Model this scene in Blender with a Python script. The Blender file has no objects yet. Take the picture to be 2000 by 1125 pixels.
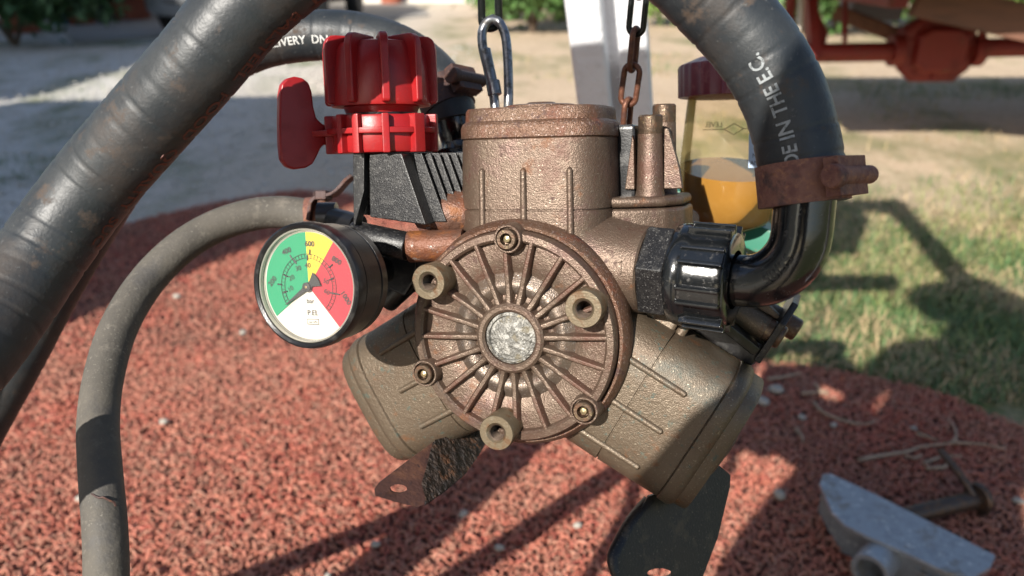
import bpy, bmesh, math, random
import numpy as np
from mathutils import Vector as V, Matrix, noise as mnoise
random.seed(7); rng = np.random.default_rng(7)
S = bpy.context.scene; COL = S.collection
R = math.radians

# ------------------------------------------------------------------ camera
F, CX, CY, H = 1600.0, 1000.0, 562.5, 0.90
PIT = R(22.8)
CAM = V((0, 0, H)); RT = V((1, 0, 0)); FW = V((0, math.cos(PIT), -math.sin(PIT))); UP = V((0, math.sin(PIT), math.cos(PIT)))
cd = bpy.data.cameras.new('camera'); cam = bpy.data.objects.new('camera', cd); COL.objects.link(cam)
cam.matrix_world = Matrix(((RT.x, UP.x, -FW.x, CAM.x), (RT.y, UP.y, -FW.y, CAM.y), (RT.z, UP.z, -FW.z, CAM.z), (0, 0, 0, 1)))
cd.sensor_width = 36; cd.lens = F/2000*36; cd.clip_start = 0.02; cd.clip_end = 2000
cd.dof.use_dof = True; cd.dof.focus_distance = 0.455; cd.dof.aperture_fstop = 7.5
S.camera = cam
# ------------------------------------------------------------------ sky, sun, exposure
SUN_EL, SUN_AZ = R(31.6), R(180+27.7)          # azimuth clockwise from the view direction (+Y)
w = bpy.data.worlds.new('World'); S.world = w; w.use_nodes = True
nt = w.node_tree; bg = nt.nodes['Background']; sk = nt.nodes.new('ShaderNodeTexSky')
sk.sky_type = 'NISHITA'; sk.sun_disc = False; sk.sun_elevation = SUN_EL; sk.sun_rotation = SUN_AZ
nt.links.new(sk.outputs[0], bg.inputs[0]); bg.inputs[1].default_value = 0.088
sl = bpy.data.lights.new('sun', 'SUN'); sl.energy = 5.0; sl.angle = R(0.5); sl.color = (1, .945, .86)
so = bpy.data.objects.new('sun', sl); COL.objects.link(so)
SD = V((math.sin(SUN_AZ)*math.cos(SUN_EL), math.cos(SUN_AZ)*math.cos(SUN_EL), math.sin(SUN_EL)))
so.rotation_euler = SD.to_track_quat('Z', 'Y').to_euler(); so.location = SD*20
S.view_settings.view_transform = 'Standard'; S.view_settings.look = 'None'
S.view_settings.exposure = 0.78; S.view_settings.gamma = 1

# ------------------------------------------------------------------ pixel helpers (photo is 2000 x 1125)
def ray(px, py): return FW + RT*((px-CX)/F) + UP*((CY-py)/F)
def P(px, py, d): return CAM + ray(px, py)*d
def G(px, py, h=0.0):
    r = ray(px, py); return CAM + r*((h-H)/r.z)
def PQ(p, q, h=0.0): return V((.465*p+.885*q, .885*p-.465*q, h))   # p: along the sun's ground direction, q: across

# ------------------------------------------------------------------ materials
MATS = {}
def mat(name, col, rough=.5, metal=0., layers=(), bump=(), spec=.5, coat=0., trans=None, sss=0., space='Object', emit=None):
    """layers: (scale, lo, hi, colour, rough, metal[, detail]) noise masks;  bump: (scale, strength, distance[, kind])"""
    m = bpy.data.materials.new(name); m.use_nodes = True; n = m.node_tree.nodes; l = m.node_tree.links
    b = n['Principled BSDF']; tc = n.new('ShaderNodeTexCoord'); co = tc.outputs[space]
    c_s, r_s, m_s = None, None, None
    def val(v):
        x = n.new('ShaderNodeValue'); x.outputs[0].default_value = v; return x.outputs[0]
    rgb = n.new('ShaderNodeRGB'); rgb.outputs[0].default_value = (*col, 1); c_s = rgb.outputs[0]; r_s = val(rough); m_s = val(metal)
    for i, ly in enumerate(layers):
        sc, lo, hi, c2, r2, m2 = ly[:6]
        no = n.new('ShaderNodeTexNoise'); no.inputs['Scale'].default_value = sc; no.inputs['Detail'].default_value = ly[6] if len(ly) > 6 else 6
        no.inputs['Roughness'].default_value = .65
        mp = n.new('ShaderNodeMapping'); mp.inputs['Location'].default_value = (i*3.7+1.3, i*1.9, i*5.1)
        if len(ly) > 7: mp.inputs['Scale'].default_value = ly[7]
        l.new(co, mp.inputs[0]); l.new(mp.outputs[0], no.inputs['Vector'])
        mr = n.new('ShaderNodeMapRange'); mr.inputs[1].default_value = lo; mr.inputs[2].default_value = hi; mr.clamp = True
        l.new(no.outputs[0], mr.inputs[0])
        mx = n.new('ShaderNodeMix'); mx.data_type = 'RGBA'; l.new(mr.outputs[0], mx.inputs[0]); l.new(c_s, mx.inputs[6]); mx.inputs[7].default_value = (*c2, 1); c_s = mx.outputs[2]
        for which in (0, 1):
            m1 = n.new('ShaderNodeMix'); l.new(mr.outputs[0], m1.inputs[0]); l.new(r_s if which == 0 else m_s, m1.inputs[2]); m1.inputs[3].default_value = r2 if which == 0 else m2
            if which == 0: r_s = m1.outputs[0]
            else: m_s = m1.outputs[0]
    l.new(c_s, b.inputs['Base Color']); l.new(r_s, b.inputs['Roughness']); l.new(m_s, b.inputs['Metallic'])
    prev = None
    for bp in bump:
        kind = bp[3] if len(bp) > 3 else 'noise'
        if kind == 'voronoi':
            t = n.new('ShaderNodeTexVoronoi'); out = t.outputs['Distance']
        else:
            t = n.new('ShaderNodeTexNoise'); t.inputs['Detail'].default_value = 4; out = t.outputs[0]
        t.inputs['Scale'].default_value = bp[0]; l.new(co, t.inputs['Vector'])
        bu = n.new('ShaderNodeBump'); bu.inputs['Strength'].default_value = bp[1]; bu.inputs['Distance'].default_value = bp[2]
        l.new(out, bu.inputs['Height'])
        if prev: l.new(prev, bu.inputs['Normal'])
        prev = bu.outputs[0]
    if prev: l.new(prev, b.inputs['Normal'])
    b.inputs['Specular IOR Level'].default_value = spec; b.inputs['Coat Weight'].default_value = coat; b.inputs['Coat Roughness'].default_value = .12
    if sss: b.inputs['Subsurface Weight'].default_value = sss; b.inputs['Subsurface Radius'].default_value = (.01, .006, .002)
    if trans is not None:
        tr = n.new('ShaderNodeBsdfTransparent'); tr.inputs[0].default_value = (*trans[1], 1)
        ms = n.new('ShaderNodeMixShader'); ms.inputs[0].default_value = trans[0]
        if len(trans) > 2:
            fr = n.new('ShaderNodeFresnel'); fr.inputs[0].default_value = trans[2]
            ad = n.new('ShaderNodeMath'); ad.operation = 'ADD'; ad.inputs[1].default_value = trans[0]; ad.use_clamp = True; l.new(fr.outputs[0], ad.inputs[0]); l.new(ad.outputs[0], ms.inputs[0])
        l.new(tr.outputs[0], ms.inputs[1]); l.new(b.outputs[0], ms.inputs[2]); l.new(ms.outputs[0], n['Material Output'].inputs[0])
    MATS[name] = m; return m

RUST = (.20, .075, .03); RUST_D = (.085, .035, .022)
mat('casting', (.126, .088, .064), .40, .5, [(22, .42, .66, (.102, .060, .042), .43, .45), (60, .50, .66, (.142, .102, .074), .37, .5), (30, .56, .68, (.130, .078, .064), .36, .5), (150, .58, .68, (.070, .034, .024), .6, .2), (18, .54, .66, (.105, .048, .032), .5, .3), (46, .60, .68, (.145, .060, .024), .55, .2), (800, .62, .72, (.27, .22, .17), .3, .6, 2)],
    [(1300, .5, .0007), (420, .3, .001)])
mat('casting_teal', (.128, .097, .067), .42, .45, [(22, .42, .66, (.108, .075, .050), .45, .4), (22, .55, .66, (.100, .092, .072), .5, .3), (160, .60, .67, (.070, .082, .064), .55, .2), (230, .63, .68, (.036, .064, .056), .55, .1), (90, .60, .70, (.125, .058, .026), .6, .2), (800, .62, .72, (.28, .23, .17), .3, .6, 2)],
    [(1300, .5, .0007), (420, .3, .001)])
mat('casting_rust', (.12, .062, .042), .42, .35, [(45, .42, .6, (.15, .052, .024), .5, .2), (95, .52, .62, (.21, .075, .022), .55, .1), (170, .6, .68, (.30, .26, .24), .3, .5), (30, .58, .68, (.10, .055, .05), .5, .2)],
    [(900, .5, .001), (200, .4, .002)])
mat('casting_red', (.122, .064, .040), .38, .5, [(30, .42, .62, (.135, .086, .058), .36, .5), (60, .54, .66, (.13, .045, .024), .55, .2), (150, .56, .66, (.060, .028, .024), .6, .2), (800, .58, .70, (.28, .21, .18), .3, .6, 2)], [(1300, .75, .0008), (420, .35, .001)])
mat('casting_worn', (.165, .130, .104), .32, .65, [(40, .44, .60, (.13, .092, .066), .42, .5), (140, .58, .68, (.09, .05, .036), .55, .3), (900, .58, .68, (.32, .28, .26), .3, .7, 2)], [(1300, .5, .0007)])
mat('casting_dark', (.055, .042, .036), .55, .3, [(120, .5, .65, (.10, .06, .045), .6, .2)], [(900, .4, .001)])
mat('plug_metal', (.17, .165, .15), .5, .45, [(260, .48, .58, (.36, .35, .32), .55, .3), (120, .55, .63, (.16, .14, .10), .6, .2), (500, .6, .68, (.42, .41, .39), .45, .3), (70, .62, .7, (.30, .24, .12), .6, .2)], [(500, .9, .002), (160, .6, .003)])
mat('bolt_steel', (.125, .088, .062), .38, .75, [(180, .48, .62, (.11, .055, .03), .55, .4), (400, .58, .66, (.25, .19, .11), .35, .8)], [(700, .4, .0008)])
mat('bolt_brass', (.40, .33, .19), .35, .8, [(220, .5, .62, (.24, .16, .08), .5, .5)], [(700, .3, .0006)])
mat('boss_steel', (.165, .13, .085), .42, .55, [(140, .5, .62, (.12, .066, .032), .55, .35), (320, .56, .64, (.21, .175, .125), .4, .6)], [(900, .3, .0007)])
mat('thread_dark', (.10, .07, .05), .5, .6, [(300, .5, .6, (.05, .03, .02), .6, .4)])
mat('black_gloss', (.006, .007, .008), .16, 0, [(300, .58, .68, (.03, .028, .026), .35, 0)], [(260, .12, .001), (1200, .1, .0004)], coat=.6)
mat('black_plastic', (.009, .009, .010), .36, 0, [(240, .5, .66, (.026, .025, .024), .48, 0), (900, .60, .68, (.10, .098, .094), .5, 0, 2)], [(1300, .35, .0006)])
mat('black_satin', (.008, .008, .009), .28, 0, [(120, .52, .66, (.028, .027, .026), .42, 0)], [(900, .2, .0004)])
mat('red_plastic', (.30, .010, .012), .36, 0, [(120, .5, .68, (.24, .009, .012), .46, 0), (600, .62, .7, (.32, .035, .035), .55, 0)], [(900, .12, .0004), (120, .1, .001)])
mat('maroon_plastic', (.13, .015, .025), .4, 0, [(160, .52, .66, (.19, .05, .05), .6, 0)], [(900, .15, .0004)])
mat('hose_rubber', (.017, .021, .025), .44, 0, [(30, .42, .66, (.030, .034, .037), .5, 0), (10, .52, .68, (.046, .034, .027), .75, 0), (60, .58, .70, (.066, .046, .034), .85, 0), (420, .62, .7, (.07, .072, .072), .6, 0)], [(600, .25, .0006), (90, .15, .002)])
mat('hose_rubber_clean', (.016, .020, .027), .36, 0, [(40, .5, .66, (.028, .032, .038), .46, 0), (90, .62, .72, (.10, .075, .055), .8, 0)], [(600, .2, .0006), (60, .15, .002)])
mat('hose_dusty', (.075, .068, .058), .75, 0, [(500, .58, .68, (.19, .175, .15), .85, 0), (25, .40, .68, (.105, .094, .078), .82, 0), (120, .56, .70, (.14, .125, .105), .85, 0), (14, .56, .66, (.055, .052, .05), .6, 0)], [(500, .4, .0008), (90, .2, .002)])
mat('print_white', (.52, .52, .50), .6, 0, [(500, .54, .64, (.25, .25, .25), .6, 0)])
mat('print_grey', (.27, .29, .30), .6, 0, [(500, .52, .64, (.12, .13, .135), .6, 0)])
mat('print_red', (.12, .035, .022), .6, 0, [(500, .5, .64, (.06, .02, .016), .6, 0)])
mat('rust_band', (.21, .098, .070), .72, .2, [(120, .45, .62, (.135, .055, .045), .8, .1), (260, .55, .66, (.28, .13, .075), .75, .2), (40, .58, .7, (.07, .045, .045), .6, .4)], [(500, .6, .0015), (160, .4, .002)])
mat('rust_dark', (.062, .036, .034), .6, .35, [(90, .5, .64, (.11, .045, .028), .75, .2), (300, .58, .68, (.15, .065, .03), .8, .1)], [(500, .5, .001)])
mat('bracket_rust', (.085, .042, .035), .55, .4, [(60, .5, .62, (.11, .048, .03), .7, .2), (220, .56, .66, (.05, .03, .03), .5, .4)], [(500, .4, .001)])
mat('bracket_flaky', (.035, .022, .016), .7, .1, [(90, .52, .66, (.115, .045, .016), .85, 0), (260, .50, .60, (.012, .009, .008), .6, 0), (40, .5, .62, (.014, .010, .009), .6, 0)], [(180, 1.0, .006), (500, .6, .002)])
mat('bracket_black', (.016, .016, .017), .30, .3, [(24, .5, .68, (.030, .026, .022), .45, .3), (80, .55, .68, (.070, .055, .038), .6, .2), (600, .60, .68, (.12, .105, .085), .6, .2)], [(700, .4, .0008)])
mat('chain_rust', (.155, .062, .036), .5, .45, [(150, .45, .62, (.095, .04, .028), .6, .3), (300, .57, .66, (.24, .11, .06), .5, .5)], [(400, .5, .0012)])
mat('chain_black', (.010, .012, .012), .3, .2, [(300, .58, .68, (.03, .035, .03), .5, .1)], [(400, .4, .001)])
mat('steel_blue', (.30, .31, .33), .30, .9, [(160, .48, .62, (.12, .115, .11), .45, .7)], [(700, .2, .0005)])
mat('galvanised', (.36, .38, .40), .45, .6, [(40, .48, .6, (.30, .32, .34), .5, .5), (90, .59, .66, (.62, .62, .60), .5, .3), (18, .54, .64, (.25, .235, .21), .6, .4), (240, .6, .68, (.20, .15, .11), .7, .2)], [(300, .2, .001)])
mat('dark_steel', (.10, .075, .06), .42, .7, [(80, .5, .65, (.16, .09, .05), .55, .5)], [(400, .3, .001)])
mat('white_paint', (.74, .75, .78), .5, 0, [(60, .56, .7, (.66, .67, .69), .6, 0), (170, .66, .72, (.35, .25, .17), .8, 0)], [(120, .5, .004)])
mat('jar_plastic', (.55, .45, .20), .12, 0, [(60, .5, .7, (.60, .52, .30), .3, 0)], [(90, .1, .002)], trans=(.05, (.985, .955, .88), 1.25))
mat('jar_clear', (.6, .58, .52), .15, 0, trans=(.25, (.95, .93, .88), 1.3))
mat('jar_mark', (.16, .14, .10), .4, 0)
mat('engine_oil', (.30, .145, .022), .16, 0, [(30, .45, .65, (.34, .175, .035), .16, 0)], trans=(.90, (.85, .6, .2)), sss=.0)
mat('gauge_glass', (.8, .8, .8), .05, 0, [], [(60, .1, .002)], trans=(.015, (1, 1, 1), 1.33))
mat('dial_white', (.50, .48, .43), .5, 0, [(60, .55, .7, (.42, .385, .31), .6, 0)])
mat('dial_green', (.0, .20, .085), .5); mat('dial_yellow', (.55, .39, .02), .5); mat('dial_red', (.33, .012, .024), .5); mat('dial_black', (.02, .02, .02), .6)
mat('green_paint', (.02, .16, .10), .45, 0, [(40, .55, .7, (.06, .2, .15), .6, 0), (120, .62, .7, (.12, .10, .07), .8, 0)])
mat('sticker_blue', (.30, .38, .50), .4); mat('web_white', (.5, .5, .48), .6)
mat('implement_red', (.19, .015, .010), .55, 0, [(6, .5, .66, (.13, .013, .010), .65, 0), (18, .58, .68, (.14, .05, .03), .8, 0)], [(30, .2, .01)])
mat('wood_brown', (.17, .075, .045), .75, 0, [(5, .45, .65, (.12, .06, .04), .8, 0, 6, (1, 8, 8))], [(20, .3, .01)])
mat('strip_pale', (.55, .5, .42), .6)
mat('iron_grey', (.16, .16, .19), .6, .2)
mat('terracotta', (.33, .10, .055), .8, 0, [(8, .5, .7, (.24, .08, .05), .85, 0)])
mat('post_blue', (.08, .24, .34), .6, 0, [(5, .5, .7, (.05, .16, .24), .7, 0)])
mat('crate_black', (.02, .02, .022), .6)
mat('plaster', (.66, .62, .55), .85, 0, [(1.5, .45, .7, (.58, .53, .45), .9, 0)], [(20, .2, .01)])
mat('roof_tile', (.35, .13, .07), .8, 0, [(4, .45, .7, (.25, .10, .06), .9, 0)])
mat('door_wood', (.10, .07, .05), .7); mat('inside_shade', (.012, .012, .013), .9)  # the last one is a near-black colour for the shade inside openings
mat('car_silver', (.34, .35, .37), .3, .7, [], coat=.8); mat('car_grey', (.12, .125, .13), .45); mat('tyre', (.018, .018, .018), .8); mat('car_glass', (.02, .025, .03), .06, 0)
mat('concrete', (.30, .28, .255), .85, 0, [(.9, .45, .65, (.26, .245, .225), .9, 0), (7, .55, .7, (.36, .335, .30), .9, 0)], [(60, .3, .01)])
mat('bark', (.12, .085, .06), .9, 0, [], [(40, .6, .01)])
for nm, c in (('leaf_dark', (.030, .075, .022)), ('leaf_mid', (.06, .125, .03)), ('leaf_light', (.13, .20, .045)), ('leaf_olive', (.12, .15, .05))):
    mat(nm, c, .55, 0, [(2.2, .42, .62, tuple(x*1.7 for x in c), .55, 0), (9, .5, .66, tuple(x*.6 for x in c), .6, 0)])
mat('twig', (.36, .26, .18), .85, 0, [(60, .45, .65, (.24, .165, .11), .9, 0)], [(300, .4, .001)])
mat('pebble', (.34, .315, .27), .8, 0, [(60, .5, .65, (.32, .285, .24), .85, 0)], [(150, .4, .002)])
mat('skin', (.42, .24, .16), .5, 0, sss=.1); mat('shirt', (.07, .09, .14), .85, 0); mat('trousers', (.06, .065, .08), .85); mat('hair', (.025, .018, .014), .6); mat('shoe', (.03, .03, .03), .6); mat('phone', (.02, .02, .025), .2, .3)

# ------------------------------------------------------------------ mesh builder
def axisM(o, z, x=None):
    z = V(z).normalized(); x = V(x) if x is not None else (V((1, 0, 0)) if abs(z.x) < .9 else V((0, 1, 0)))
    x = (x - z*x.dot(z)).normalized(); y = z.cross(x); o = V(o)
    return Matrix(((x.x, y.x, z.x, o.x), (x.y, y.y, z.y, o.y), (x.z, y.z, z.z, o.z), (0, 0, 0, 1)))
I4 = Matrix.Identity(4)
class MB:
    def __init__(s): s.v = []; s.f = []; s.m = []; s.mi = 0
    def add(s, vs, fs, M=None):
        o = len(s.v); s.v += [V(M @ V(a)) if M else V(a) for a in vs]
        s.f += [tuple(i+o for i in f) for f in fs]; s.m += [s.mi]*len(fs); return s
    def loft(s, loops, c0=True, c1=True, closed=True):
        n = len(loops[0]); vs = [p for l in loops for p in l]; fs = []
        for a in range(len(loops)-1):
            for i in range(n if closed else n-1):
                j = (i+1) % n; fs.append((a*n+i, a*n+j, (a+1)*n+j, (a+1)*n+i))
        if c0: fs.append(tuple(range(n-1, -1, -1)))
        if c1: fs.append(tuple((len(loops)-1)*n+i for i in range(n)))
        return s.add(vs, fs)
    def lathe(s, prof, M=I4, seg=48, c0=True, c1=True, mod=None):
        loops = []
        for r, z in prof:
            r = max(r, 1e-5)
            loops.append([M @ V((r*(mod(t, r) if mod else 1)*math.cos(t), r*(mod(t, r) if mod else 1)*math.sin(t), z)) for t in (2*math.pi*i/seg for i in range(seg))])
        return s.loft(loops, c0, c1)
    def cyl(s, a, b, r, r2=None, seg=24):
        a = V(a); b = V(b); return s.lathe([(r, 0), (r2 if r2 else r, (b-a).length)], axisM(a, b-a), seg)
    def box(s, M, sx, sy, sz):
        x, y, z = sx/2, sy/2, sz/2
        return s.add([(-x,-y,-z),(x,-y,-z),(x,y,-z),(-x,y,-z),(-x,-y,z),(x,-y,z),(x,y,z),(-x,y,z)], [(3,2,1,0),(4,5,6,7),(0,1,5,4),(1,2,6,5),(2,3,7,6),(3,0,4,7)], M)
    def bar(s, a, b, w, h, up=(0, 0, 1)):
        a = V(a); b = V(b); M = axisM((a+b)/2, b-a, V(up)); return s.box(M, h, w, (b-a).length)
    def slab(s, top, off):
        """closed solid: polygon of 3-D points, pushed by vector off"""
        n = len(top); top = [V(p) for p in top]; off = V(off); nn = sum(((top[(i+1) % n]-top[0]).cross(top[(i+2) % n]-top[0]) for i in range(n)), V())
        if nn.dot(off) > 0: top = top[::-1]
        vs = top + [p+off for p in top]; fs = [tuple(range(n)), tuple(range(2*n-1, n-1, -1))] + [(i, i+n, (i+1) % n+n, (i+1) % n) for i in range(n)]
        return s.add(vs, fs)
    def sheet(s, rows, th):
        """thick bent sheet from a grid of 3-D points"""
        nr, nc = len(rows), len(rows[0]); g = [[V(p) for p in r] for r in rows]
        vs = []; 
        for side in (0, 1):
            for i in range(nr):
                for j in range(nc):
                    du = g[min(i+1, nr-1)][j]-g[max(i-1, 0)][j]; dv = g[i][min(j+1, nc-1)]-g[i][max(j-1, 0)]
                    vs.append(g[i][j]+du.cross(dv).normalized()*(th*side))
        N = nr*nc; fs = []
        for i in range(nr-1):
            for j in range(nc-1):
                a, b, c, d = i*nc+j, i*nc+j+1, (i+1)*nc+j+1, (i+1)*nc+j; fs += [(a, b, c, d), (a+N, d+N, c+N, b+N)]
        for i in range(nr-1):
            for j, fl in ((0, 0), (nc-1, 1)):
                a, d = i*nc+j, (i+1)*nc+j; fs.append((a, d, d+N, a+N) if not fl else (d, a, a+N, d+N))
        for j in range(nc-1):
            for i, fl in ((0, 0), (nr-1, 1)):
                a, b = i*nc+j, i*nc+j+1; fs.append((b, a, a+N, b+N) if not fl else (a, b, b+N, a+N))
        return s.add(vs, fs)
    def tube(s, path, rad, seg=20, closed=False, caps=True):
        fr = frames(path, closed); n = len(path); loops = []
        for i, (c, t, a, b) in enumerate(fr):
            r = rad[i] if hasattr(rad, '__len__') else rad
            loops.append([c+(a*math.cos(k)+b*math.sin(k))*r for k in (2*math.pi*j/seg for j in range(seg))])
        if closed: loops.append(loops[0]); return s.loft(loops, False, False)
        return s.loft(loops, caps, caps)
    def build(s, name, m, parent=None, bevel=0, bseg=2, ang=35, recentre=False, smooth=True):
        me = bpy.data.meshes.new(name); bm = bmesh.new(); vs = [bm.verts.new(p) for p in s.v]
        for f, mi in zip(s.f, s.m):
            try: fc = bm.faces.new([vs[i] for i in f]); fc.material_index = mi
            except ValueError: pass
        bmesh.ops.remove_doubles(bm, verts=bm.verts, dist=1e-6)
        bmesh.ops.recalc_face_normals(bm, faces=bm.faces)
        if bevel:
            es = [e for e in bm.edges if len(e.link_faces) == 2 and e.calc_face_angle(0) > R(28)]
            bmesh.ops.bevel(bm, geom=es, offset=bevel, segments=bseg, profile=.5, affect='EDGES', clamp_overlap=True)
        off = V()
        if recentre:
            bb = [v.co for v in bm.verts]; off = V(((min(c.x for c in bb)+max(c.x for c in bb))/2, (min(c.y for c in bb)+max(c.y for c in bb))/2, min(c.z for c in bb)))
            bmesh.ops.translate(bm, verts=bm.verts, vec=-off)
        bm.to_mesh(me); bm.free()
        if smooth: me.shade_smooth(); me.set_sharp_from_angle(angle=R(ang))
        for q in (m if isinstance(m, (list, tuple)) else [m]): me.materials.append(MATS[q])
        o = bpy.data.objects.new(name, me); COL.objects.link(o)
        if bevel: o.modifiers.new('wn', 'WEIGHTED_NORMAL').keep_sharp = True
        if parent: o.parent = parent
        if recentre: o.location = off
        return o
def frames(path, closed=False):
    n = len(path); path = [V(p) for p in path]; T = []
    for i in range(n):
        a = path[(i-1) % n] if closed or i > 0 else path[0]; b = path[(i+1) % n] if closed or i < n-1 else path[-1]; T.append((b-a).normalized())
    nrm = T[0].orthogonal().normalized(); out = []
    for i in range(n):
        nrm = (nrm - T[i]*nrm.dot(T[i])).normalized(); out.append((path[i], T[i], nrm, T[i].cross(nrm)))
    return out
def spline(pts, step):
    """Catmull-Rom through pts, resampled at about step metres"""
    pts = [V(p) for p in pts]; pts = [pts[0]*2-pts[1]] + pts + [pts[-1]*2-pts[-2]]; fine = []
    for i in range(1, len(pts)-2):
        p0, p1, p2, p3 = pts[i-1:i+3]
        for k in range(40):
            t = k/40; fine.append(.5*((2*p1)+(p2-p0)*t+(2*p0-5*p1+4*p2-p3)*t*t+(3*p1-p0-3*p2+p3)*t**3))
    fine.append(pts[-2]); d = [0.]
    for a, b in zip(fine, fine[1:]): d.append(d[-1]+(b-a).length)
    n = max(2, int(d[-1]/step)); out = []; j = 0
    for i in range(n+1):
        x = d[-1]*i/n
        while j < len(d)-2 and d[j+1] < x: j += 1
        u = (x-d[j])/max(d[j+1]-d[j], 1e-9); out.append(fine[j].lerp(fine[j+1], min(max(u, 0), 1)))
    return out
def inst(src, M, parent=None, name=None):
    o = src.copy(); COL.objects.link(o); o.name = name or src.name.split('.')[0]; o.parent = parent; o.matrix_local = M; return o
def tag(o, label, cat=None, group=None, kind=None):
    if label: o['label'] = label
    if cat: o['category'] = cat
    if group: o['group'] = group
    if kind: o['kind'] = kind
    return o
def empty(name, M, label=None, cat=None, group=None):
    o = bpy.data.objects.new(name, None); COL.objects.link(o); o.empty_display_size = .05
    o.matrix_world = M if isinstance(M, Matrix) else Matrix.Translation(M)
    bpy.context.view_layer.update()
    return tag(o, label, cat, group) if label else o
def glyphs(body, size, align='CENTER', sub=0, bold=False):
    """flat text as (2-D vertices, faces) with the baseline at y = 0"""
    cu = bpy.data.curves.new('t', 'FONT'); cu.body = body; cu.size = size; cu.align_x = align; cu.resolution_u = 3
    if bold: cu.offset = size*.018
    ob = bpy.data.objects.new('t', cu); COL.objects.link(ob); bpy.context.view_layer.update()
    me = bpy.data.meshes.new_from_object(ob.evaluated_get(bpy.context.evaluated_depsgraph_get()))
    bm = bmesh.new(); bm.from_mesh(me)
    if sub:
        bmesh.ops.triangulate(bm, faces=bm.faces)
        for _ in range(sub): bmesh.ops.subdivide_edges(bm, edges=[e for e in bm.edges if e.calc_length() > size*.16], cuts=1); bmesh.ops.triangulate(bm, faces=bm.faces)
    bm.verts.index_update(); vs = [(v.co.x, v.co.y) for v in bm.verts]; fs = [tuple(v.index for v in f.verts) for f in bm.faces]
    bm.free(); bpy.data.objects.remove(ob); bpy.data.curves.remove(cu); bpy.data.meshes.remove(me)
    return vs, fs
def flat_text(mb, body, size, M, th=.0004, **k):
    vs, fs = glyphs(body, size, **k); return mb.add([(x, y, th) for x, y in vs], fs, M)
def tube_text(mb, body, size, fr, s_len, radf, s0, face, off=0., flip=True, lift=.0003, stretch=1., bold=True):
    """text wrapped on a hose: s0 arc length of its centre, face = point it looks at, off = turn about the hose (radians)"""
    vs, fs = glyphs(body, size, sub=3, bold=bold); step = s_len/(len(fr)-1)
    def at(s):
        u = min(max(s/step, 0), len(fr)-1.001); i = int(u); t = u-i; A, B = fr[i], fr[i+1]
        return A[0].lerp(B[0], t), A[2].lerp(B[2], t).normalized(), A[3].lerp(B[3], t).normalized(), u
    c, a, b, u = at(s0); d = V(face)-c; ph0 = math.atan2(d.dot(b), d.dot(a))+off; out = []
    for x, y in vs:
        s = s0-x*stretch if flip else s0+x*stretch; c, a, b, u = at(s); r = radf(u)
        ph = ph0 + (1 if flip else -1)*(y-size*.35)/r; out.append(c+(a*math.cos(ph)+b*math.sin(ph))*(r+lift))
    return mb.add(out, fs)
def fast_mesh(name, verts, faces, m, parent=None, kind=None, smooth=False):
    """big meshes from numpy arrays; faces (n,3) or (n,4)"""
    me = bpy.data.meshes.new(name); k = faces.shape[1]; me.vertices.add(len(verts)); me.vertices.foreach_set('co', np.ascontiguousarray(verts, dtype=np.float32).ravel())
    me.loops.add(faces.size); me.loops.foreach_set('vertex_index', np.ascontiguousarray(faces, dtype=np.int32).ravel())
    me.polygons.add(len(faces)); me.polygons.foreach_set('loop_start', np.arange(0, faces.size, k, dtype=np.int32)); me.update(calc_edges=True)
    if smooth: me.shade_smooth()
    for q in (m if isinstance(m, (list, tuple)) else [m]): me.materials.append(MATS[q])
    o = bpy.data.objects.new(name, me); COL.objects.link(o); o.parent = parent
    if kind: o['kind'] = kind
    return o

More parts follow.
